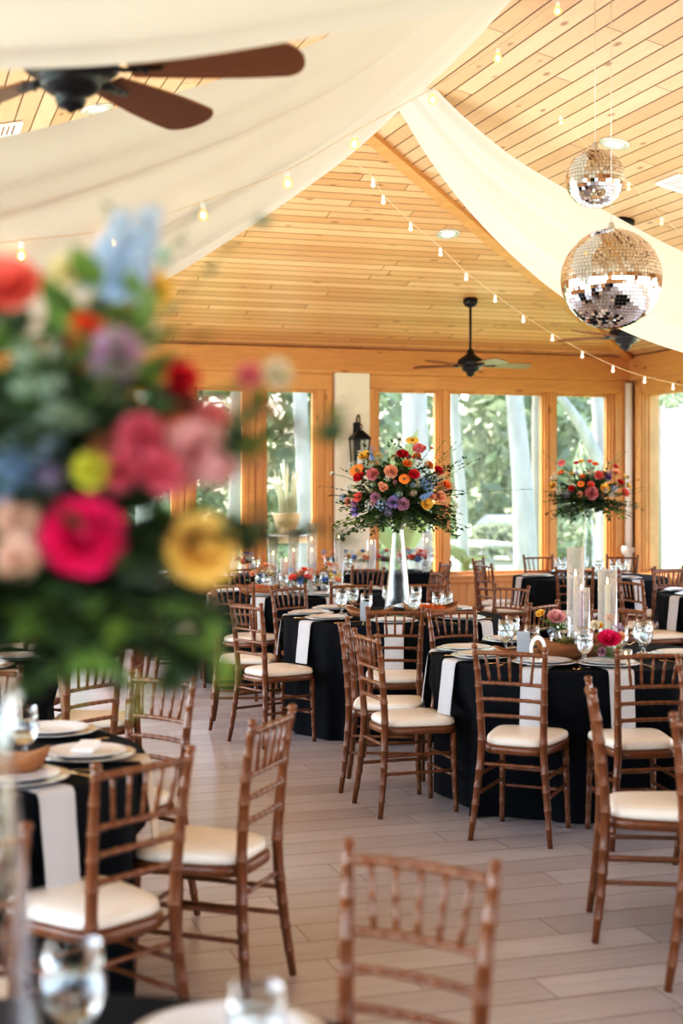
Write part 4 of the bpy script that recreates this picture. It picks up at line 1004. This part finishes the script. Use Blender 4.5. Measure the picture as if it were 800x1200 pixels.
E9 = [('leaf', x, y, max(dy, -.2), s, n, k, w) for x, y, dy, s, n, k, w in ((45,732,-.2,.06,8,5,.4),(95,755,-.22,.06,8,6,.4),(140,755,-.2,.06,8,6,.4),(150,735,-.2,.06,8,6,.4),(160,705,-.2,.055,8,5,.4),(170,690,-.15,.05,8,3,.4),
  (225,600,-.15,.055,8,6,.4),(270,590,-.1,.05,8,3,.4),(150,690,-.28,.06,8,6,.4),(65,700,-.25,.06,8,6,.4),(5,695,-.25,.06,8,5,.4),(185,610,-.28,.055,8,6,.4),(130,600,-.25,.055,8,5,.4),(60,560,-.25,.06,8,5,.4),(100,470,-.2,.06,8,6,.4),(30,470,-.2,.06,8,6,.4),(160,460,-.2,.05,8,5,.4),(250,500,-.15,.05,8,4,.4),(20,380,-.2,.06,8,5,.4),
  (335,468,-.1,.05,10,1,.34),(300,560,-.1,.05,9,1,.34),(300,470,-.1,.045,8,2,.34),(240,450,-.15,.05,8,3,.4),(120,440,-.15,.05,8,4,.4))]
E9 += [('leaf2', x, y, dy, s, n, k, w) for x, y, dy, s, n, k, w in ((85,345,-.15,.09,5,5,.34),(60,375,-.18,.09,5,4,.34),(115,375,-.18,.09,5,4,.34),(150,720,-.34,.12,3,2,.16),(165,735,-.32,.11,3,2,.16),(100,745,-.3,.08,4,2,.2),(245,445,-.1,.05,6,2,.34),(110,400,-.2,.08,5,3,.34),(265,470,-.12,.05,6,2,.34),(210,590,-.1,.06,5,3,.3))]
E9 += [('leaf3', x, y, dy, s, n, k, w) for x, y, dy, s, n, k, w in ((195,215,-.05,.045,6,2,.4),(40,370,-.15,.06,6,4,.4),(30,440,-.25,.06,6,4,.4),(180,240,-.05,.04,6,1,.4))]
bouquet('flower_bouquet', 'large blurred foreground bouquet with a magenta rose on the left', V9+Vector((0, 0, .652)), pxl(F9), .30, .28, .26, .26, 14, 150,
  [(m_, loc9(x, y, dy), s, n, k, w) for m_, x, y, dy, s, n, k, w in E9], back=8, leaf=.055, ok=ok9, face=1.3)
# low posies
def posy(p, label, fl, seed, vase=True, s=1.0):
    rg = random.Random(seed)
    if vase:
        o = MB().lathe([(.001, 0), (.03, 0), (.036, .03), (.03, .075), (.022, .09), (.026, .105), (.0235, .105), (.02, .09), (.027, .07), (.033, .03), (.001, .006)], 22).build('bud_vase', 'cyl', None, 0, p); tag(o, 'bud vase of the %s' % label, 'vase', 'bud vases')
        base = p+Vector((0, 0, .10))
    else: base = p
    root = empty('flower_posy', base, -TH); tag(root, label, 'flowers', 'small posies')
    g = MB()
    for q in range(16):
        a = rg.uniform(0, 6.28); d = Vector((math.cos(a), math.sin(a), rg.uniform(.2, 1.4))); sprig(g, (0, 0, 0), d, rg.uniform(.08, .15)*s, rg, .03*s, 5, 0, 1, .2)
    g.build('foliage', [rg.choice(['leaf', 'leaf2']), 'stem'], root)
    for (dx, dz, k, c_, r) in fl:
        o = link(FNAME[k], flower_me(k, c_), root, Vector((dx*s, rg.uniform(-.07, -.01)*s, dz*s))); o.scale = (r*s,)*3; orient(o, (dx*5, -.6, .8), rg.uniform(0, 6))
PC = [('blue', 'yellow', 'white', 'peach'), ('white', 'blue', 'cream', 'yellow'), ('pink', 'blue', 'mauve', 'white'), ('coral', 'redorange', 'blue', 'pink'), ('lavender', 'blue', 'pink', 'white'), ('peach', 'salmon', 'blue', 'cream')]
def mixfl(c_):
    return [(-.055, .05, 'rose', c_[0], .033), (.01, .085, 'cluster', c_[1], .042), (.06, .05, 'rose', c_[3], .033), (0, .03, 'carn', c_[2], .033), (-.07, .1, 'cluster', c_[2], .03), (.075, .095, 'cluster', c_[1], .028), (.03, .11, 'rose', c_[0], .022)]
for k, (x, yy, cs, lb) in enumerate(((421, 14.25, 0, 'posy of blue and yellow flowers left of the pillar candle'), (402, 14.5, 1, 'white and blue posy behind the yellow one on the long table'), (449, 14.3, 2, 'pink and blue posy right of the pillar candle'), (489, 14.15, 3, 'coral posy at the right part of the long table'), (474, 14.4, 2, 'pink posy behind the coral posy on the long table'), (388, 14.3, 5, 'peach posy left of the yellow posy on the long table'), (285, 14.3, 4, 'lavender posy at the left part of the long table'), (497, 14.45, 4, 'lavender posy at the far right end of the long table'))):
    posy(htop(x, yy), lb, mixfl(PC[cs]), 60+k, True, 1.12)
for k, (x, Y, cs, lb, s) in enumerate(((307, 12.2, 5, 'peach posy leftmost among the tall candles', 1.2), (352, 11.75, 3, 'coral posy between the tall candles', 1.1), (380, 12.15, 5, 'peach and blue posy right of the tall candles', 1.3), (388, 11.6, 0, 'blue posy in front of the tall candles', .9))):
    posy(top_at(x, Y), lb, mixfl(PC[cs]), 80+k, True, s)
posy(top_at(713, 7.28, ZC+.02), 'magenta rose posy beside the wooden bowl', [(-.01, .12, 'rose', 'magenta', .062), (-.06, .19, 'rose', 'yellow', .026), (.06, .13, 'carn', 'peach', .034), (-.09, .20, 'carn', 'cream', .032), (.05, .18, 'cluster', 'lavender', .03), (0, .23, 'cluster', 'salmon', .034), (-.05, .05, 'carn', 'mauve', .03)], 91, False, .9)
posy(top_at(651, 7.9), 'pink and yellow posy behind the white ring marker', [(.0, .08, 'rose', 'lightpink', .05), (-.09, .10, 'rose', 'yellow', .026), (.06, .02, 'cluster', 'white', .034), (-.03, -.0, 'cluster', 'paleblue', .03)], 92, True, 1.0)
# ================================================================== FANS, BALLS, LIGHTS, DRAPES
def fan(X, Y, zhub, ang, rad, label):
    p = W(X, Y, zhub); zc = ceil_z(p); t = empty('ceiling_fan', p); tag(t, label, 'ceiling fan', 'ceiling fans')
    h = zc-zhub
    MB().lathe([(.001, h+.02), (.075, h+.02), (.075, h-.03), (.06, h-.06), (.03, h-.075), (.016, h-.08)], 24).build('canopy', 'fan_black', t)
    MB().tube([(0, 0, .13), (0, 0, h-.06)], .013, 12).build('downrod', 'fan_black', t)
    MB().lathe([(.016, .19), (.035, .17), (.045, .13), (.075, .11), (.125, .075), (.138, .045), (.136, .012), (.118, -.002), (.090, -.006), (.090, -.022), (.084, -.040), (.060, -.056), (.044, -.062), (.044, -.078), (.036, -.094), (.012, -.102), (.008, -.108), (.001, -.11)], 36).build('motor_housing', 'fan_black', t)
    for k in range(5):
        a = math.radians(ang+72*k); d = wdir(math.cos(a), math.sin(a)); sd = Vector((-d.y, d.x, 0))
        rows = []; n = 22
        for i in range(n+1):
            u = math.sin(i/n*PI/2); r = .17+(rad-.17)*u
            w = (.052+.034*math.sin(min(1, u*1.25)*PI/2))*(1 if u < .86 else math.sqrt(max(0, 1-((u-.86)/.14)**2)))
            w = max(w, .002); tw = .24
            rows.append([d*r + sd*w*s_ + Vector((0, 0, .012 - w*s_*tw)) for s_ in (-1, -.5, 0, .5, 1)])
        m = MB(); m.grid(rows); m.grid([[p_+Vector((0, 0, .007)) for p_ in r_[::-1]] for r_ in rows])
        e_ = [r_[0] for r_ in rows]+[rows[-1][2]]+[r_[-1] for r_ in rows[::-1]]; m.grid([e_, [q+Vector((0, 0, .007)) for q in e_]])
        b = m.build('blade', 'fan_blade', t)
        m = MB(); m.tube([d*.10+Vector((0, 0, .02)), d*.16+Vector((0, 0, .006)), d*.27+Vector((0, 0, .006))], [.022, .026, .014], 8, flat=.25)
        for q in (-.018, .018): m.lathe([(.007, -.002), (.006, -.006), (.001, -.008)], 8, tuple(d*.215+sd*q+Vector((0, 0, .006))))
        m.build('blade_iron', 'fan_black', b)
fan((83-400)/FPX*4.07, 4.07, 2.845, -9, .68, 'large near ceiling fan at the top left')
fan((551-400)/FPX*15.0, 15.0, 2.93, 8, .66, 'far ceiling fan hanging on a long rod before the back wall')
fan(2.37, 11.87, 2.905, 2, .62, 'ceiling fan partly hidden behind the large mirror ball')
# mirror balls
def mirror_ball(p, r, label):
    zc = ceil_z(p); t = empty('mirror_ball', p); tag(t, label, 'disco ball', 'mirror balls')
    MB().lathe([(r*.985*math.sin(PI*i/24), -r*.985*math.cos(PI*i/24)) for i in range(25)], 48).build('core', 'ball_core', t)
    m = MB(); nb = max(24, int(PI*r/.0185)); rg = random.Random(int(r*1000))
    for i in range(nb):
        la = -PI/2 + PI*(i+.5)/nb; cr = math.cos(la); n = max(4, int(2*PI*r*cr/.0185))
        for k in range(n):
            lo = 2*PI*k/n; d = Vector((cr*math.cos(lo), cr*math.sin(lo), math.sin(la)))
            jit = Vector((rg.gauss(0, .016), rg.gauss(0, .016), rg.gauss(0, .016)))
            nn = (d+jit).normalized(); e1 = Vector((-math.sin(lo), math.cos(lo), 0)); e1 = (e1-nn*e1.dot(nn)).normalized(); e2 = nn.cross(e1)
            s_ = .0084; c_ = d*r
            m.add([c_-e1*s_-e2*s_, c_+e1*s_-e2*s_, c_+e1*s_+e2*s_, c_-e1*s_+e2*s_], [(0, 1, 2, 3)], 0, False)
    tl = m.build('mirror_tiles', 'mirror', t); tl['kind'] = 'stuff'
    MB().lathe([(.001, r+.03), (.012, r+.03), (.02, r+.0), (.03, r-.012)], 14).build('cap', 'wire', t)
    MB().tube([(0, 0, r+.025), (0, 0, zc-p.z-.005)], .0022, 6).build('hanging_wire', 'wire', t)
mirror_ball(px(697, 209, 7.3), .152, 'smaller upper mirror ball')
mirror_ball(px(716, 327, 7.08), .250, 'larger lower mirror ball')
# string lights
def string_lights(pts, bulbs, label, mat, br, cordr=.002, drop=.05):
    P3 = [px(*p) for p in pts]; o = P3[0]; t = empty('string_lights', o); tag(t, label, 'string lights', 'string lights')
    cp = [q-o for q in dense(P3, .05)]
    MB().tube(cp, cordr, 6).build('cord', 'cord', t)
    for bx in bulbs:
        best = min(cp, key=lambda q: abs(((((q+o).x*CT-(q+o).y*ST)/((q+o).x*ST+(q+o).y*CT))*FPX+400)-bx))
        sk = MB().lathe([(.004, 0), (.011, -.004), (.012, -drop*.6), (.010, -drop*.62)], 10, tuple(best)).build('socket', 'can_white', t)
        MB().lathe([(.009, -drop*.58), (br*.62, -drop*.58-br*.45), (br, -drop*.58-br*1.2), (br*.86, -drop*.58-br*1.8), (br*.4, -drop*.58-br*2.15), (.001, -drop*.58-br*2.25)], 14, tuple(best)).build('bulb', mat, sk)
        MB().lathe([(.0005, -drop*.58-br*.5), (br*.5, -drop*.58-br*1.1), (br*.42, -drop*.58-br*1.6), (.0005, -drop*.58-br*1.9)], 10, tuple(best)).build('filament', 'bulb_dim' if 'dim' in mat else 'bulb', sk)
string_lights([(-60, 292, 5.3), (25, 282, 5.5), (133, 268, 5.8), (238, 236, 6.0), (337, 199, 6.2), (415, 154, 6.5), (507, 103, 6.9), (583, 55, 7.2), (653, 0, 7.5), (720, -55, 7.8)], (25, 133, 238, 337, 415, 507, 583, 653), 'nearest string of glowing bulbs crossing the big drape', 'bulb_glass', .024)
string_lights([(470, -20, 8.2), (585, 30, 9.0), (625, 86, 9.5), (657, 135, 9.6), (700, 185, 9.9), (740, 216, 10.3), (775, 254, 10.9), (830, 300, 11.6)], (597, 625, 657, 737, 775, 815), 'string of small bulbs against the right ceiling slope behind the mirror balls', 'bulb_glass', .018)
string_lights([(415, 190, 9.2), (437, 208, 9.6), (449, 228, 9.8), (481, 260, 10.3), (516, 290, 10.8), (546, 319, 11.2), (580, 345, 11.6), (613, 369, 12), (647, 391, 12.3), (682, 411, 12.6), (718, 428, 12.9), (755, 441, 13.2), (830, 458, 13.7)], (437, 449, 481, 516, 546, 580, 613, 647, 682, 718, 755, 790), 'string of small pale bulbs running down to the room corner', 'bulb_glass_dim', .018)
string_lights([(120, 345, 7.4), (178, 318, 7.6), (190, 292, 7.7), (233, 264, 7.8), (292, 228, 8.0), (340, 200, 8.2), (380, 165, 8.4)], (181, 192, 240, 292), 'short string of tiny bulbs near the lower edge of the big drape', 'bulb_glass', .013)
# recessed lights and vents
def on_ceiling(x, y):
    """ray through the picture point to the ceiling"""
    lo, hi = .5, 30.
    for _ in range(60):
        mid = (lo+hi)/2; p = px(x, y, mid)
        if p.z < ceil_z(p): lo = mid
        else: hi = mid
    p = px(x, y, lo); d = [XR-p.x, p.x-XL, YB-p.y, p.y-YF]; k = d.index(min(d))
    n = [Vector((PITCH, 0, 1)), Vector((-PITCH, 0, 1)), Vector((0, PITCH, 1)), Vector((0, -PITCH, 1))][k].normalized()
    return p, n
for x, y, lb in ((720, 168, 'round recessed ceiling light above the smaller mirror ball'), (525, 274, 'round recessed ceiling light on the back slope left of the hip board'), (114, 127, 'round recessed ceiling light behind the near fan')):
    p, n = on_ceiling(x, y); t = empty('recessed_light', p); orient(t, n); tag(t, lb, 'ceiling light', 'recessed ceiling lights')
    MB().lathe([(.062, .01), (.062, -.004), (.072, -.012), (.105, -.012), (.110, -.004), (.110, .004)], 30).build('trim_ring', 'fixture', t)
    MB().lathe([(.001, -.002), (.062, -.002)], 24).build('lamp_face', 'lamp_face', t)
for x, y, lb, s in ((797, 214, 'white ceiling vent at the right edge', .17), (3, 152, 'white ceiling vent at the left edge by the near fan', .17), (607, 287, 'small white ceiling vent beside the hip board', .12)):
    p, n = on_ceiling(x, y); t = empty('ceiling_vent', p); orient(t, n); t.rotation_quaternion = t.rotation_quaternion @ Quaternion((0, 0, 1), 0); tag(t, lb, 'vent', 'ceiling vents')
    m = MB()
    for a, b in (((-s, -s*.7), (s, -s*.55)), ((-s, s*.55), (s, s*.7)), ((-s, -s*.55), (-s*.85, s*.55)), ((s*.85, -s*.55), (s, s*.55))): m.box((a[0], a[1], -.015), (b[0], b[1], 0))
    m.build('frame', 'can_white', t)
    for k in range(6):
        y_ = -s*.5+s*1.0*k/5; MB().box((-s*.85, y_-s*.06, -.011), (s*.85, y_+s*.05, -.004)).build('slat', 'can_white', t)
# wall lantern on the pillar
p = Vector((wallx(414.5), YB-.10-.13, zback(414, 527))); t = empty('wall_lantern', p); tag(t, 'black iron wall lantern on the cream pillar', 'wall lamp')
w = .085; w2 = .105
m = MB()
for sx in (-1, 1):
    for sy in (-1, 1): m.tube([(sx*w, sy*w, -.24), (sx*w2, sy*w2, .13)], .009, 6)
m.box((-w-.015, -w-.015, -.265), (w+.015, w+.015, -.24)); m.box((-w2-.012, -w2-.012, .125), (w2+.012, w2+.012, .145)); m.box((-.05, -.05, -.29), (.05, .05, -.265)); m.lathe([(.02, -.29), (.03, -.31), (.012, -.34), (.001, -.35)], 12)
m.build('cage', 'lantern', t)
MB().add([(-.125, -.125, .145), (.125, -.125, .145), (.125, .125, .145), (-.125, .125, .145), (-.03, -.03, .255), (.03, -.03, .255), (.03, .03, .255), (-.03, .03, .255)], [(0, 1, 5, 4), (1, 2, 6, 5), (2, 3, 7, 6), (3, 0, 4, 7), (4, 5, 6, 7), (3, 2, 1, 0)], 0, False).build('roof', 'lantern', t)
for (ax, ay) in ((0, -1), (0, 1), (1, 0), (-1, 0)):
    q = MB()
    if ax == 0: q.add([(-w, ay*w, -.24), (w, ay*w, -.24), (w2, ay*w2, .125), (-w2, ay*w2, .125)], [(0, 1, 2, 3)], 0, False)
    else: q.add([(ax*w, -w, -.24), (ax*w, w, -.24), (ax*w2, w2, .125), (ax*w2, -w2, .125)], [(0, 1, 2, 3)], 0, False)
    q.build('glass_pane', 'lglass', t)
MB().lathe([(.001, -.24), (.035, -.24), (.035, -.02), (.001, -.02)], 16).build('inner_tube', 'white_wall', t)
m = MB(); m.tube([(.035*math.cos(a*PI/10), 0, .30+.035*math.sin(a*PI/10)) for a in range(21)], .008, 8)
m.tube(crv([(0, 0, .33), (0, 0, .42), (.0, .05, .46), (0, .11, .42), (0, .125, .30), (0, .125, -.05)], 20), .011, 8); m.box((-.05, .115, -.15), (.05, .13, .36))
m.build('hook_bracket', 'lantern', t); t.scale = (.86, .86, .86); t.location.y = YB-.10-.112
# drapes
def drape(name, near, far, label, rip=.03, nr=9, sag=.12, seed=1, nu=90, nv=40):
    a = crv([px(*p) for p in near], nu); b = crv([px(*p) for p in far], nu); rg = random.Random(seed); ph = rg.uniform(0, 6)
    rows = []
    for i in range(nu):
        row = []
        for j in range(nv):
            v = j/(nv-1); p = a[i].lerp(b[i], v)
            env = math.sin(PI*v)
            z = -sag*env + rip*math.sin(v*nr*2*PI*.5+ph+.6*math.sin(i*.05+v*3))*(.35+.65*env) + .4*rip*math.sin(v*nr*PI*2.3+1.3*math.sin(i*.03))
            row.append(p+Vector((0, 0, z)))
        rows.append(row)
    o = MB().grid(rows).build(name, 'drape'); tag(o, label, 'drape', 'ceiling drapes'); return o
drape('ceiling_drape', [(-330, 215, 4.7), (-150, 190, 4.8), (0, 168, 5.0), (140, 133, 5.3), (300, 85, 5.8), (450, 10, 6.3), (640, -150, 7.0)],
      [(-330, 470, 5.9), (-150, 450, 6.2), (0, 412, 6.5), (110, 375, 6.7), (190, 332, 6.9), (300, 262, 7.3), (400, 190, 7.7), (470, 127, 7.95), (540, 62, 8.1), (600, -4, 8.15), (680, -100, 8.15)],
      'wide ivory sheer drape sweeping across the upper left ceiling', .035, 7, .10, 3)
drape('ceiling_drape', [(-500, -900, 2.2), (-100, -800, 2.3), (200, -760, 2.5), (450, -700, 2.9), (700, -600, 3.6)],
      [(-500, 100, 2.7), (-200, 90, 2.85), (0, 83, 3.0), (130, 76, 3.08), (250, 62, 3.18), (400, 36, 3.4), (500, 18, 3.6), (595, -1, 3.9), (700, -60, 4.5)],
      'nearest ivory drape filling the top edge above the near fan', .03, 9, .05, 5)
drape('ceiling_drape', [(500, 95, 9.8), (545, 140, 9.9), (600, 185, 10.1), (660, 222, 10.4), (720, 255, 10.8), (800, 297, 11.2), (920, 345, 11.8), (1055, 385, 12.35)],
      [(440, 92, 10.0), (468, 128, 10.1), (500, 180, 10.2), (545, 240, 10.4), (600, 298, 10.7), (660, 348, 10.9), (720, 382, 11.1), (800, 412, 11.4), (920, 440, 11.8), (1055, 458, 12.35)],
      'ivory drape strip running from the ridge to the right wall behind the mirror balls', .02, 5, .08, 8)
# ================================================================== CAMERA AND LIGHT
cam = D.cameras.new('camera'); co = D.objects.new('camera', cam); COL.objects.link(co)
co.location = (0, 0, HC); co.rotation_euler = (PI/2, 0, -TH)
cam.sensor_fit = 'VERTICAL'; cam.sensor_height = 36; cam.sensor_width = 24; cam.lens = 50; cam.shift_y = -30/1200
cam.dof.use_dof = True; cam.dof.focus_distance = 8.6; cam.dof.aperture_fstop = 1.9; cam.clip_start = .05; cam.clip_end = 300
S.camera = co
def light(name, kind, loc, energy, col=(1, 1, 1), target=None, **kw):
    l = D.lights.new(name, kind); l.energy = energy; l.color = col
    for k, v in kw.items(): setattr(l, k, v)
    o = D.objects.new(name, l); COL.objects.link(o); o.location = loc
    if target is not None: o.rotation_euler = (Vector(target)-Vector(loc)).to_track_quat('-Z', 'Y').to_euler()
    return o
light('sun', 'SUN', (0, 0, 20), 6.5, (1, .94, .84), target=(6.0, -8.0, 20-15.0), angle=.01)
light('left_window_light', 'AREA', (XL-.5, 6.0, 1.75), 720, (.74, .87, 1), target=(XL+5, 6.0, 1.5), shape='RECTANGLE', size=16, size_y=2.4)
light('right_window_light', 'AREA', (XR+.4, 4.5, 1.75), 300, (1, .97, .95), target=(XR-5, 4.5, 1.4), shape='RECTANGLE', size=14, size_y=2.4)
light('front_fill_light', 'AREA', (xm, YF-.4, 1.8), 270, (1, .98, .97), target=(xm, YF+6, 1.5), shape='RECTANGLE', size=10, size_y=2.4)  # added soft fill behind the camera, brightens the chair backs
light('ceiling_fill_lamp', 'AREA', (3.6, 10.0, 2.1), 150, (1, .96, .92), target=(3.6, 10.4, 6), shape='RECTANGLE', size=8, size_y=6)  # added unseen lamp facing up, imitates floor bounce on the ceiling
light('near_ceiling_fill_lamp', 'AREA', (5.6, 5.0, 2.1), 30, (1, .96, .92), target=(5.8, 5.2, 6), shape='RECTANGLE', size=4, size_y=4)  # smaller added lamp facing up, brightens the nearer ceiling
w = D.worlds.new('world'); S.world = w; w.use_nodes = True; nt = w.node_tree; nt.nodes.clear()
sky = N(nt, 'ShaderNodeTexSky', sky_type='NISHITA', sun_disc=False, sun_elevation=math.radians(52), sun_rotation=math.radians(-30), air_density=1.0, dust_density=2.5)
bg = N(nt, 'ShaderNodeBackground', ins={0: sky.outputs[0], 1: .9}); wo = N(nt, 'ShaderNodeOutputWorld'); nt.links.new(bg.outputs[0], wo.inputs[0])
S.view_settings.view_transform = 'Standard'
try: S.view_settings.look = 'None'
except Exception: pass
S.view_settings.exposure = 0.4
vs = S.view_settings; vs.use_curve_mapping = True
cm = vs.curve_mapping; cv = cm.curves[3]; cv.points.new(.06, .042); cv.points.new(.25, .25); cv.points.new(.7, .745); cm.update()
S.cycles.transparent_max_bounces = 24; S.cycles.max_bounces = 10; S.cycles.transmission_bounces = 10; S.cycles.diffuse_bounces = 4
S.cycles.sample_clamp_indirect = 6; S.cycles.caustics_reflective = False; S.cycles.caustics_refractive = False
